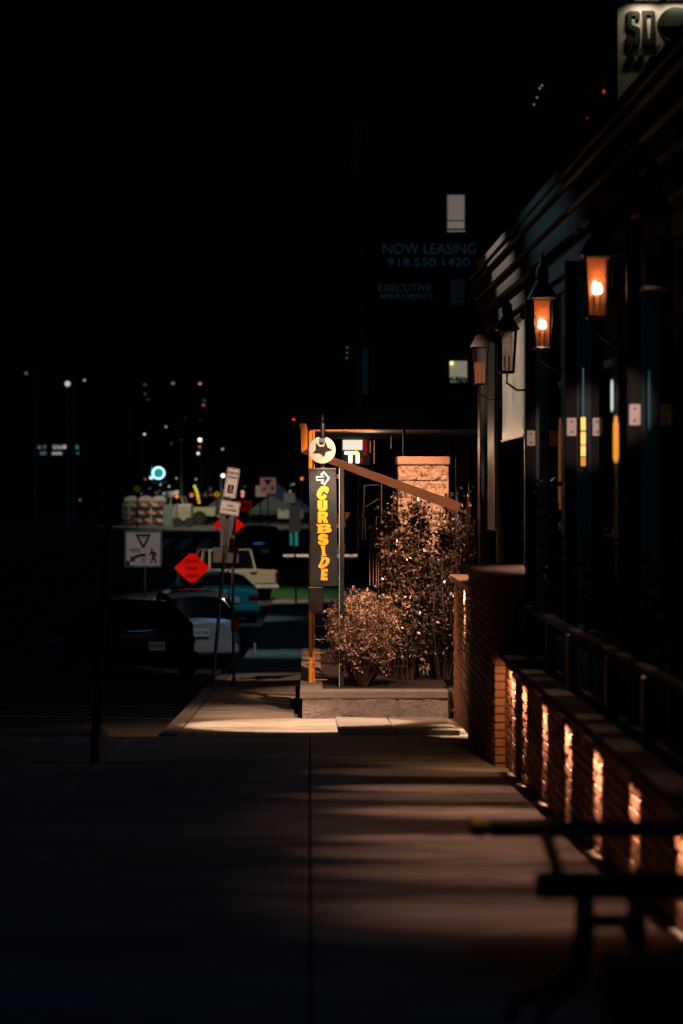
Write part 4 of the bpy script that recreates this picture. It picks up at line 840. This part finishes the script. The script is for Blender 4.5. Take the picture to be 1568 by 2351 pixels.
# pickup
def pickup(lab, loc, yaw, L=5.6, W=1.96, col=(.62, .56, .46), name='pickup_truck', tone='cream paint'):
    loc = Vector(loc); t = thing(name, lab, 'truck', loc, 'parked vehicles'); x, y, z = loc; hw = W/2; pn = paint(tone, col, .35)
    b = MB(); 
    b.bbox((x-hw, y+.04, z+.55), (x+hw, y+2.0, z+.62), .02)
    b.bbox((x-hw, y+.04, z+.62), (x-hw+.12, y+2.0, z+1.12), .03); b.bbox((x+hw-.12, y+.04, z+.62), (x+hw, y+2.0, z+1.12), .03); b.bbox((x-hw+.12, y+1.9, z+.62), (x+hw-.12, y+2.0, z+1.12), .02)
    b.bbox((x-hw, y+2.02, z+.45), (x+hw, y+4.0, z+1.12), .05)
    b.add([(x-hw, y+4.0, z+.45), (x+hw, y+4.0, z+.45), (x+hw*.96, y+L, z+.5), (x-hw*.96, y+L, z+.5), (x-hw, y+4.0, z+1.12), (x+hw, y+4.0, z+1.12), (x+hw*.92, y+L-.06, z+1.0), (x-hw*.92, y+L-.06, z+1.0)], [(3, 2, 1, 0), (4, 5, 6, 7), (0, 1, 5, 4), (1, 2, 6, 5), (2, 3, 7, 6), (3, 0, 4, 7)])
    b.bbox((x-hw*.86, y+2.3, z+1.80), (x+hw*.86, y+3.45, z+1.86), .025)
    for s in (-1, 1):
        for (ya, yb) in ((2.06, 2.30), (3.95, 3.42), (3.0, 2.95)): b.tube([(x+s*hw*.95, y+ya, z+1.1), (x+s*hw*.84, y+yb, z+1.83)], .045, 6)
    b.build('body', pn, t, bevel=.01)
    g_ = MB(); g_.add([(x-hw*.90, y+2.12, z+1.12), (x+hw*.90, y+2.12, z+1.12), (x+hw*.9, y+3.85, z+1.12), (x-hw*.9, y+3.85, z+1.12), (x-hw*.82, y+2.34, z+1.80), (x+hw*.82, y+2.34, z+1.80), (x+hw*.82, y+3.4, z+1.80), (x-hw*.82, y+3.4, z+1.80)], [(0, 1, 5, 4), (1, 2, 6, 5), (2, 3, 7, 6), (3, 0, 4, 7)]); g_.build('window', 'glassd', t)
    tg = MB().bbox((x-hw+.10, y-.02, z+.64), (x+hw-.10, y+.035, z+1.14), .02).build('tailgate', pn, t); MB().bbox((x-.13, y-.035, z+.98), (x+.13, y-.02, z+1.07), .015).build('handle', 'black', tg)
    MB().bbox((x-hw*.95, y-.22, z+.46), (x+hw*.95, y-.03, z+.60), .03).build('bumper', 'lensclear', t)
    for s in (-1, 1):
        MB().bbox((x+s*(hw-.11), y-.012, z+.70), (x+s*(hw-.002), y+.032, z+1.05), .01).build('tail_light', 'lensred', t); MB().bbox((x+s*.55*hw, y+L-.05, z+.68), (x+s*.88*hw, y+L+.03, z+.86), .02).build('headlight', 'lensclear', t)
        MB().bbox((x+s*(hw), y+3.6, z+1.12), (x+s*(hw+.22), y+3.7, z+1.36), .02).build('mirror', 'black', t)
        for wy in (1.05, L-.95):
            wh = MB().lathe([(.22, -.12), (.37, -.12), (.39, -.08), (.39, .08), (.37, .12), (.22, .12)], (x+s*(hw-.11), y+wy, z+.39), 22, 'x').build('wheel', 'rubber', t)
            MB().lathe([(.22, s*.10), (.20, s*.125), (.05, s*.11)], (x+s*(hw-.11), y+wy, z+.39), 12, 'x').build('rim', 'rim', wh)
            MB().lathe([(.46, -.01), (.46, .006)], (x+s*hw, y+wy, z+.44), 22, 'x').build('wheel_arch', 'rubber', t)
    t.rotation_euler = (0, 0, R(yaw)); return t
pickup('cream white pickup truck with closed tailgate beyond the teal sedan', (-2.05, 89, rz(89.5)+.01), 24)
pickup('distant pale pickup truck parked sideways left of the tents', (P(500, 0, 158).x, 158, rz(158)+.01), 84, col=(.5, .48, .36), tone='pale paint')
# trailer with tandem wheels
Zt_ = 150
t = thing('cargo_trailer', 'grey white box trailer with tandem wheels right of the barricade', 'trailer', (P(420, 0, Zt_).x, Zt_, rz(Zt_)))
A = P(400, 1158, Zt_); B = P(440, 1206, Zt_); MB().bbox((A.x, Zt_, rz(Zt_)+.35), (B.x, Zt_+2.2, A.z), .05).build('box', mat('trailer skin', (.42, .38, .34), .5, metal=.3, var=.3, vscale=2), t)
for i, dx in enumerate((-.1, .22)): MB().lathe([(.2, -.1), (.3, -.1), (.3, .1), (.2, .1)], (P(416, 0, Zt_).x+dx*2.2, Zt_-.06, rz(Zt_)+.3), 18, 'y').build('wheel', 'rubber', t)
MB().bbox((A.x-.9, Zt_+.9, rz(Zt_)+.4), (A.x, Zt_+1.0, rz(Zt_)+.48), .01).build('drawbar', 'steel', t)
# barricade
Zb = 148; kk = Zb/F
bst = bpy.data.materials.new('barricade stripes'); bst.use_nodes = True; nt = bst.node_tree; wv = nt.nodes.new('ShaderNodeTexWave'); wv.wave_type = 'BANDS'; wv.bands_direction = 'DIAGONAL'; wv.inputs['Scale'].default_value = .95; rp = nt.nodes.new('ShaderNodeValToRGB'); rp.color_ramp.interpolation = 'CONSTANT'; rp.color_ramp.elements[0].color = (.35, .03, .015, 1); rp.color_ramp.elements[1].color = (.6, .55, .48, 1); rp.color_ramp.elements[1].position = .5
tcn = nt.nodes.new('ShaderNodeTexCoord'); nt.links.new(tcn.outputs['Object'], wv.inputs['Vector']); nt.links.new(wv.outputs['Fac'], rp.inputs['Fac']); nt.links.new(rp.outputs['Color'], nt.nodes['Principled BSDF'].inputs['Base Color'])
t = thing('road_barricade', 'wide three-board barricade with red and white diagonal stripes', 'barricade', (P(325, 0, Zb).x, Zb, rz(Zb)))
for y0, y1 in ((1155, 1163), (1173, 1181), (1191, 1199)): er(MB(), 275, y0, 374, y1, Zb, -.1).build('board', bst, t)
for x in (293, 345): er(MB(), x, 1150, x+3, 1205, Zb, -.05).build('upright', 'signwhite', t); er(MB(), x-9, 1203, x+12, 1208, Zb, -.3).build('foot', 'concrete2', t)
bp_ = er(MB(), 278, 1156, 300, 1192, Zb, -.16).build('closed_notice', 'signwhite', t); b = MB(); q = P(289, 1168, Zb); text(b, 'RD', q.x, q.z, 12*kk, 9*kk, Zb-.18, .02); q = P(289, 1182, Zb); text(b, 'CLSD', q.x, q.z, 17*kk, 7*kk, Zb-.18, .02); b.build('lettering', 'signblack', bp_)
# portable toilets
for i, (x, lab) in enumerate(((300, 'pale portable toilet with an arched roof, leftmost behind the barricade'), (333, 'pale portable toilet with an arched roof, middle one behind the barricade'), (364, 'portable toilet at the right end behind the barricade'))):
    Z = 156; k = Z/F; t = thing('portable_toilet', lab, 'toilet', (P(x, 0, Z).x, Z, rz(Z)), 'portable toilets behind the barricade'); hw = 16*k; A = P(x, 1150, Z)
    MB().bbox((A.x-hw, Z, rz(Z)), (A.x+hw, Z+1.1, A.z), .03).build('cabin', mat('toilet plastic', (.16, .15, .13), .6, var=.2), t)
    MB().poly([[(A.x+hw*math.cos(R(a)), A.z+.005+.32*math.sin(R(a))) for a in range(0, 181, 15)]], Z-.03, Z+1.13).build('roof', mat('toilet roof', (.5, .47, .42), .6), t)
    MB().bbox((A.x-hw*.93, Z-.03, rz(Z)+.05), (A.x+hw*.93, Z-.005, A.z-.12), .01).build('door', 'pitch', t)
# tents
for (xa, xb, xp, yp, ye, Z, col, lab) in ((572, 690, 620, 1138, 1172, 165, (.30, .36, .25), 'wide pale green tent roof behind the signs'), (600, 712, 632, 1107, 1168, 185, (.09, .13, .17), 'dark blue grey peaked tent roof above the green one'), (478, 520, 505, 1138, 1162, 170, (.42, .42, .30), 'small pale tent behind the leaning parking sign')):
    t = thing('event_tent', lab, 'tent', (P(xp, 0, Z).x, Z, rz(Z)), 'event tents at the far corner'); A = P(xa, ye, Z); B = P(xb, ye, Z); Q = P(xp, yp, Z); D = 5
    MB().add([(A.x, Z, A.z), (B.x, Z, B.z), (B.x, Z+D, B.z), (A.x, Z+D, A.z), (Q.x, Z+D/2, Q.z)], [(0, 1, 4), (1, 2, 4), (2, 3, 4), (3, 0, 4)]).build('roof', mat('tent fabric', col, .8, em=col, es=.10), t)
    pp = MB(); [pp.tube([(px_, py_, A.z), (px_, py_, rz(Z))], .04, 6) for px_ in (A.x, B.x) for py_ in (Z, Z+D)]; pp.build('pole', 'steel', t)
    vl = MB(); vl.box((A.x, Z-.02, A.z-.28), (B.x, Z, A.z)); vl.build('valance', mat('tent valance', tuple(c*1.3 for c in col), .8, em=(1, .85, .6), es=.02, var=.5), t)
t = thing('merchandise_row', 'row of pale crates and bundles stacked under the tents', 'crates', (P(660, 0, 160).x, 160, rz(160)))
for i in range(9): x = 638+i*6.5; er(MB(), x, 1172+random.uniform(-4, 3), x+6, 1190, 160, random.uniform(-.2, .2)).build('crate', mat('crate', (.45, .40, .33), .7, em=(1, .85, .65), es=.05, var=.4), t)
for i, (x0, x1) in enumerate(((375, 398), )): 
    t = thing('fence_screen', 'pale cloth fence screen between the barricade and the trailer', 'fence', (P(386, 0, 152).x, 152, rz(152))); er(MB(), x0, 1158, x1, 1208, 152).build('cloth', mat('fence cloth', (.12, .15, .16), .8, var=.4), t)

# ------------------------------------------------------------------ distant lights, street lamps
def bulb(mb, x, y, Z, rpx): mb.lathe([(rpx*.3*Z/F, -.1*rpx*Z/F), (rpx*Z/F, 0), (rpx*.3*Z/F, .1*rpx*Z/F)], P(x, y, Z), 10, 'y'); return mb
def street_lamp(x, y, Z, rp, col, s, lab, arm=0, xp=None):
    xp = xp or x+arm; b_ = P(xp, y-3, Z); t = thing('street_lamp', lab, 'street lamp', (b_.x, Z, rz(Z)), 'street lamps along the avenue')
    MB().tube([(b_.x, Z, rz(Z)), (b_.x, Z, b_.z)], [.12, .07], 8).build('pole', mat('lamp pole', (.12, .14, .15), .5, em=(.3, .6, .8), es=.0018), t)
    a = P(x, y-3, Z)
    if abs(a.x-b_.x) > .01: MB().tube([b_, a], .05, 6).build('arm', 'steel', t)
    MB().bbox(a+Vector((-.35, -.2, -.02)), a+Vector((.35, .25, .12)), .03).build('head', 'black', t)
    bulb(MB(), x, y, Z-.3, rp).build('lamp_lens', emat('lens', col, s), t)
street_lamp(155, 881, 150, 6.5, (1, .95, .85), .55, 'tall street lamp with the largest white globe at the far left', 0)
street_lamp(60, 857, 170, 4, (.5, .7, .9), .12, 'faint bluish street lamp at the far left edge', 20)
street_lamp(194, 873, 170, 3, (.7, .9, .7), .4, 'small greenish street lamp right of the big white globe', -26)
street_lamp(459, 1010, 175, 4.2, (1, .75, .5), 3, 'bright warm street lamp above the yellow light string', 4)
street_lamp(455, 1041, 190, 3.2, (1, .95, .75), 1.2, 'pale street lamp on a long arm below the bright warm one', 22)
street_lamp(512, 1092, 160, 4, (1, .85, .6), 3.5, 'warm street lamp beside the left edge of the parking sign', -4)
street_lamp(332, 997, 190, 2.2, (1, .8, .5), 1.5, 'small yellow street lamp above the neon ring', -4)
street_lamp(381, 980, 190, 2.4, (.5, .8, .5), .5, 'small green-tinted street lamp on its own pole', 36)
street_lamp(511, 1031, 200, 2.8, (.4, 1, .6), .5, 'small green street lamp in the upper background', 10)
street_lamp(415, 1010, 160, 1.5, (.4, .6, .7), .1, 'nearly unlit pole standing right of the neon ring', 1)
# point lights (bokeh) as lit windows of a far tower
t = thing('office_tower', 'barely visible dark tower with a few lit windows against the night sky', 'building', (P(400, 0, 320).x, 320, rz(320)))
A = P(300, 850, 320); B = P(490, 1190, 320); MB().box((A.x, 320, rz(320)), (B.x, 340, A.z)).build('wall', 'dark', t)
for x, y, c_, s in ((333, 883, (.3, .5, .6), .15), (397, 880, (.5, .4, .6), .5), (459, 881, (.9, .35, .3), .8), (467, 930, (.9, .25, .15), .4), (469, 919, (.3, .3, .5), .15), (333, 904, (.5, .1, .12), .2), (340, 917, (.15, .2, .3), .15), (459, 1026, (.8, .3, .25), .6), (393, 1018, (.2, .4, .5), .12), (460, 965, (.2, .2, .4), .05), (425, 960, (.15, .2, .3), .06)):
    q = P(x, y, 319.8); MB().box((q.x-.16, 319.8, q.z-.12), (q.x+.16, 319.98, q.z+.12)).build('lit_window', emat('window glow', c_, s), t)
# neon ring
Zn = 170; k = Zn/F; q = P(364, 1086, Zn)
t = thing('neon_ring_sign', 'round teal neon ring sign glowing in the background', 'sign', (q.x, Zn, rz(Zn)))
MB().lathe([(.40, 0), (.40, .05)], (q.x, Zn, q.z), 28, 'y').build('face', emat('teal face', (.03, .45, .42), .6), t)
MB().tube([(q.x+.40*math.cos(R(a)), Zn-.06, q.z+.40*math.sin(R(a))) for a in range(0, 361, 12)], .05, 6).build('neon_tube', emat('neon', (.55, 1, 1), 2.2), t)
MB().tube([(q.x, Zn+.1, q.z), (q.x, Zn+.1, rz(Zn))], .05, 6).build('post', 'black', t)
t = thing('vertical_neon_sign', 'small vertical blue neon sign left of the teal ring', 'sign', P(347, 1090, Zn))
MB().tube([P(350, 1072, Zn), P(348, 1094, Zn)], .05, 6).build('tube', emat('blue neon', (.1, .5, .7), .5), t); MB().bbox(P(344, 1099, Zn)-Vector((.02, .05, .03)), P(350, 1095, Zn)+Vector((.02, .05, .03)), .01).build('foot_tube', emat('white blue', (.5, .9, 1), 1.5), t)
# yellow light string
t = thing('yellow_light_string', 'hanging string of blurred yellow lights in the background', 'lights', P(452, 1160, 140))
for x, y, c_ in ((447, 1117, (.8, .8, .05)), (450, 1124, (.9, .75, .05)), (452, 1131, (1, .75, .03)), (454, 1138, (1, .7, .03)), (455, 1145, (1, .65, .02)), (457, 1153, (1, .45, .01))): bulb(MB(), x, y, 140, 3.4).build('bulb', emat('yellow bulb', c_, .9), t)
MB().tube([P(447, 1115, 140.1), P(453, 1131, 140.1), P(458, 1157, 140.1)], .02, 5).build('cable', 'black', t)
# traffic lights
for x, y, c_, s, rp, lab in ((406, 1140, (1, .3, .02), 1.5, 3.4, 'orange warning beacon above the trailer'), (693, 1099, (1, .25, .06), 1.1, 3.4, 'orange signal light left of the blade sign'), (557, 1130, (1, .4, .2), .8, 4, 'pair-upper orange signal right of the parking sign'), (557, 1138, (1, .45, .25), .8, 3.5, 'pair-lower orange signal right of the parking sign'), (440, 1137, (1, .25, .15), .5, 5, 'reddish beacon left of the yellow string')):
    t = thing('signal_beacon', lab, 'signal', (P(x, 0, 150).x, 150, rz(150)), 'orange signal beacons'); bulb(MB(), x, y, 149.8, rp).build('lens', emat('beacon', c_, s), t)
    q = P(x, y, 150); MB().bbox((q.x-.12, 149.85, q.z-.14), (q.x+.12, 150.1, q.z+.14), .02).build('housing', 'black', t); MB().tube([(q.x, 150, q.z-.14), (q.x, 150, rz(150))], .04, 6).build('pole', 'black', t)
# lit blocks of far shop signs
t = thing('far_shop_sign', 'distant illuminated shop lettering in two blurred rows at far left', 'sign', P(130, 1050, 200))
er(MB(), 76, 1018, 186, 1048, 200, .2).build('backing', 'dark', t)
for x0, x1, y0, y1, c_, s in ((79, 83, 1025, 1031, (.25, .35, .45), .2), (87, 94, 1023, 1031, (.3, .4, .5), .2), (99, 106, 1022, 1030, (.25, .35, .45), .2), (121, 132, 1022, 1031, (.5, .5, .5), .35), (133, 142, 1023, 1031, (.6, .5, .45), .4), (144, 157, 1022, 1030, (.8, .7, .65), .5), (174, 180, 1022, 1031, (.1, .45, .55), .3), (92, 106, 1037, 1044, (.3, .38, .42), .2), (119, 142, 1038, 1044, (.7, .6, .55), .4), (176, 181, 1038, 1043, (.1, .4, .5), .3)):
    er(MB(), x0, y0, x1, y1, 200).build('letter', emat('sign glow', c_, s), t)
random.seed(21)
for i in range(26):
    x = random.choice((random.uniform(470, 700), random.uniform(240, 470))); y = random.uniform(1098, 1170); c_ = random.choice(((1, .6, .35), (1, .8, .6), (.9, .25, .15), (.6, .8, .9), (.4, .7, .5)))
    q = P(x, y, 215)
    b_ = bulb(MB(), x, y, 215, random.uniform(1.2, 2.4)).build('lit_bulb', emat('far bulb', c_, random.uniform(.15, .9)), None)
    tag(b_, 'tiny distant festival bulb scattered behind the tents and signs', 'light', 'distant festival bulbs')
t = thing('roadside_shop', 'low dark roadside building with a few lit fascia lights behind the barricade', 'building', (P(300, 0, 230).x, 230, rz(230)))
er(MB(), 0, 1120, 560, 1190, 230, .5).build('wall', 'dark', t)
for x0, x1, y0, y1, c_, s in ((388, 402, 1128, 1142, (.8, .7, .5), .25), (402, 410, 1126, 1140, (1, .9, .75), .4), (376, 388, 1129, 1134, (.4, .4, .36), .2), (356, 364, 1129, 1134, (.3, .35, .35), .2), (240, 256, 1155, 1160, (.3, .5, .5), .2), (182, 186, 1146, 1150, (.1, .6, .7), .4), (450, 490, 1134, 1138, (.6, .15, .1), .25), (350, 385, 1106, 1109, (.05, .12, .3), .2), (472, 480, 1128, 1142, (.45, .2, .2), .2), (478, 486, 1118, 1128, (.3, .2, .25), .15)):
    er(MB(), x0, y0, x1, y1, 229).build('fascia_light', emat('fascia', c_, s), t)

# ------------------------------------------------------------------ apartment building with leasing banner
Za = 100; k = Za/F
t = thing('apartment_building', 'tall black apartment block with one lit blind window above the leasing banner', 'building', (P(1180, 0, Za).x, Za, rz(Za)))
A = P(836, 290, Za); B = P(1560, 0, Za); MB().box((A.x, Za, rz(Za)-.3), (B.x, Za+14, A.z)).build('wall', 'dark', t)
MB().box((A.x-.4, Za-.3, A.z), (B.x, Za+14, A.z+.25)).build('roof_edge', 'blackm', t)
lb = mat('lit blinds', (.35, .30, .28), .7, em=(.8, .66, .58), es=.17, var=.0)
def awin(x0, y0, x1, y1, m, bar=True):
    f = MB(); er(f, x0-3, y0-3, x1+3, y0, Za, -.08); er(f, x0-3, y1, x1+3, y1+3, Za, -.08); er(f, x0-3, y0, x0, y1, Za, -.08); er(f, x1, y0, x1+3, y1, Za, -.08)
    if bar: er(f, x0, y0+(y1-y0)*.75, x1, y0+(y1-y0)*.79, Za, -.10)
    w_ = f.build('window', 'black', t); p_ = er(MB(), x0, y0, x1, y1, Za, -.04).build('pane', m, w_)
    return w_
w_ = awin(1027, 448, 1066, 525, lb); er(MB(), 1027, 530, 1067, 532, Za, -.12).build('sill', mat('sill', (.5, .45, .42), .6, em=(1, .85, .75), es=.2), w_)
sl_ = MB(); [er(sl_, 1027, 449+i*3, 1066, 449.8+i*3, Za, -.06) for i in range(18)]; sl_.build('blind_slats', mat('slat', (.3, .26, .25), .7, em=(.7, .58, .52), es=.10), w_)
for i in range(4):
    for j in range(4):
        x = 880+i*147 if j else 880+i*147; y = 330+j*195
        if (i, j) in ((1, 0), ): pass
        if abs(x-1027) < 5 and 400 < y < 560: continue
        if j in (1, 2) and x < 1100: continue
        awin(x, y, x+38, y+70, 'glassd')
awin(1034, 642, 1066, 700, mat('dim pane', (.03, .035, .045), .4, em=(.4, .55, .9), es=.006))
w_ = awin(1032, 829, 1072, 878, mat('lit room', (.4, .36, .28), .7, em=(.85, .80, .60), es=.22, var=.5, vscale=2), False)
lf = MB(); leaves(lf, [P(random.uniform(1012, 1072), 868+abs(random.gauss(0, 7)), Za-.5+random.uniform(-.2, .2)) for _ in range(260)], .11)
t2 = thing('balcony_plant', 'leafy plant silhouetted against the small lit window near the corner lantern', 'plant', P(1050, 885, Za-.5)); lf.build('foliage', 'leafg', t2); er(MB(), 1030, 880, 1070, 892, Za, -.7).build('trough', 'black', t2)
bulb(MB(), 1037, 834, Za-.2, 4).build('wall_lamp', emat('wall lamp', (1, .6, .25), 3), t)
t = thing('leasing_banner', 'dark banner with faint white leasing and phone number lettering', 'banner', P(985, 620, Za-.1))
er(MB(), 862, 552, 1104, 622, Za, -.06).build('cloth', mat('banner cloth', (.006, .012, .02), .7), t)
lt = mat('banner lettering', (.06, .12, .18), .6, em=(.12, .32, .50), es=.035)  # faint emission in the lettering stands in for weak light on it
b = MB(); q = P(986, 571, Za); text(b, 'NOW LEASING', q.x, q.z, 214*k, 24*k, Za-.065, 0); q = P(984, 602, Za); text(b, '918.550.1420', q.x, q.z, 188*k, 19*k, Za-.065, 0); b.build('lettering', lt, t)
t = thing('apartment_sign', 'small dark sign with faint white executive apartments lettering', 'sign', P(930, 690, Za-.1))
er(MB(), 862, 645, 1000, 696, Za, -.06).build('board', mat('board', (.006, .012, .02), .7), t)
b = MB(); q = P(930, 661, Za); text(b, 'EXECUTIVE', q.x, q.z, 122*k, 17*k, Za-.065, 0); q = P(931, 681, Za); text(b, 'APARTMENTS', q.x, q.z, 122*k, 13*k, Za-.065, 0); b.build('lettering', lt, t)
for i, (x, y, c_, s, rp) in enumerate(((1244, 196, (.5, .75, .9), .5, 2), (1239, 203, (.5, .75, .9), .5, 2), (1233, 224, (.5, .75, .9), .4, 2), (1226, 240, (.5, .75, .9), .4, 2))):
    tag(bulb(MB(), x, y, 90, rp*.9).build('roof_light', emat('rl', c_, s), None), ('tiny pale roof light, topmost of four in a slanting row', 'tiny pale roof light, second of four in a slanting row', 'tiny pale roof light, third of four in a slanting row', 'tiny pale roof light, lowest of four in a slanting row')[i], 'light', 'tiny roof lights')
for (x, y, hh, lab) in ((1386, 210, 8, 'tiny upright red aviation light above the cornice'), (1349, 270, 3, 'faint tiny red light left below the upright red one')):
    q = P(x, y, 90); tag(MB().bbox(q-Vector((.03, .03, hh*.008)), q+Vector((.03, .03, hh*.008)), .008).build('aviation_light', emat('red light', (1, .02, .05), .9 if hh > 5 else .25), None), lab, 'light', 'red aviation lights')
for i, (x, y) in enumerate(((797, 798), (797, 810), (796, 822))):
    tag(bulb(MB(), x, y, 95, 2.2).build('marker_light', emat('mk', (.15, .4, .45), .25), None), ('faint teal marker light, top of a column of three', 'faint teal marker light, middle of a column of three', 'faint teal marker light, bottom of a column of three')[i], 'light', 'teal marker lights')
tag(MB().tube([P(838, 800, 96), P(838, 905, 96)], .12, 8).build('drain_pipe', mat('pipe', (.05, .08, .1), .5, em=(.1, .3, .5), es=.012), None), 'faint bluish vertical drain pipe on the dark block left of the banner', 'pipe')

# ------------------------------------------------------------------ rooftop sign wall at top right
Zw = 46; k = Zw/F
t = thing('rooftop_sign_wall', 'pale wall with big dark letters and a wheel emblem, lit from above at top right', 'sign', P(1500, 200, Zw))
A = P(1418, -60, Zw); B = P(1700, 460, Zw); MB().box((A.x, Zw, B.z-6), (B.x, Zw+.3, A.z)).build('panel', mat('sign wall paint', (.26, .28, .29), .7, bump=.1, var=.08, vscale=2), t)
ltm = mat('dark green letters', (.004, .012, .011), .45, spec=.3)
def sq(x, y): q = P((2150+x*.2232)/1.5944, (y*.2232)/1.5944, Zw); return (q.x, q.z)
b = MB()
b.poly([[sq(*p) for p in ((650, 215), (680, 192), (825, 190), (855, 225), (855, 325), (785, 325), (785, 268), (715, 268), (725, 405), (840, 455), (862, 490), (862, 710), (830, 738), (680, 742), (640, 715), (640, 590), (740, 590), (740, 652), (775, 652), (775, 520), (690, 485), (645, 440))]], Zw-.05, Zw-.01)
b.poly([[sq(*p) for p in ((893, 182), (1070, 178), (1105, 215), (1112, 700), (1080, 735), (888, 735), (905, 370))], [sq(*p) for p in ((965, 258), (1040, 255), (1025, 645), (990, 645), (970, 400))]], Zw-.05, Zw-.01)
b.build('letters', ltm, t)
dm = MB(); dm.poly([[sq(*p) for p in ((1140, 455), (1145, 380), (1190, 280), (1270, 190), (1360, 145), (1450, 138), (1540, 160), (1640, 230), (1720, 330), (1760, 455))]], Zw-.16, Zw-.02); dm.build('dome_emblem', ltm, t)
wr = MB(); cx_, cy_ = 1450, 440; rr_ = 275
wr.tube([Vector((sq(cx_+rr_*math.cos(R(a)), cy_+rr_*math.sin(R(a)))[0], Zw-.08, sq(cx_+rr_*math.cos(R(a)), cy_+rr_*math.sin(R(a)))[1])) for a in range(0, 361, 10)], .045, 8)
for a in range(0, 360, 24): p0 = sq(cx_, cy_); p1 = sq(cx_+rr_*math.cos(R(a)), cy_+rr_*math.sin(R(a))); wr.tube([(p0[0], Zw-.06, p0[1]), (p1[0], Zw-.06, p1[1])], .012, 5)
wr.build('wheel_emblem', ltm, t)
b = MB(); q = sq(880, 870); text(b, 'barley', q[0]+.22, q[1], .86*1.2, .30, Zw-.03, .01, .35, .03); b.build('script_lettering', ltm, t)
for x0, x1 in ((705, 1135), (1225, 1660)):
    a0, a1 = sq(x0, 70), sq(x1, 70); bx = MB().bbox((a0[0], Zw-.62, a0[1]-.03), (a1[0], Zw-.45, a0[1]+.05), .015); lb_ = bx.build('lamp_bar', 'black', t); MB().tube([(a0[0]+.1, Zw-.5, a0[1]), (a0[0]+.1, Zw, a0[1]+.25)], .015, 6).tube([(a1[0]-.1, Zw-.5, a1[1]), (a1[0]-.1, Zw, a1[1]+.25)], .015, 6).build('lamp_arm', 'black', lb_)
    lamp('sign_wall_glow', 'AREA', ((a0[0]+a1[0])/2, Zw-.24, a0[1]-.0), 4.2, (1, .72, .45), a1[0]-a0[0]-.1, aim=((a0[0]+a1[0])/2, Zw, a0[1]-.42), sy=.05, spread=130)
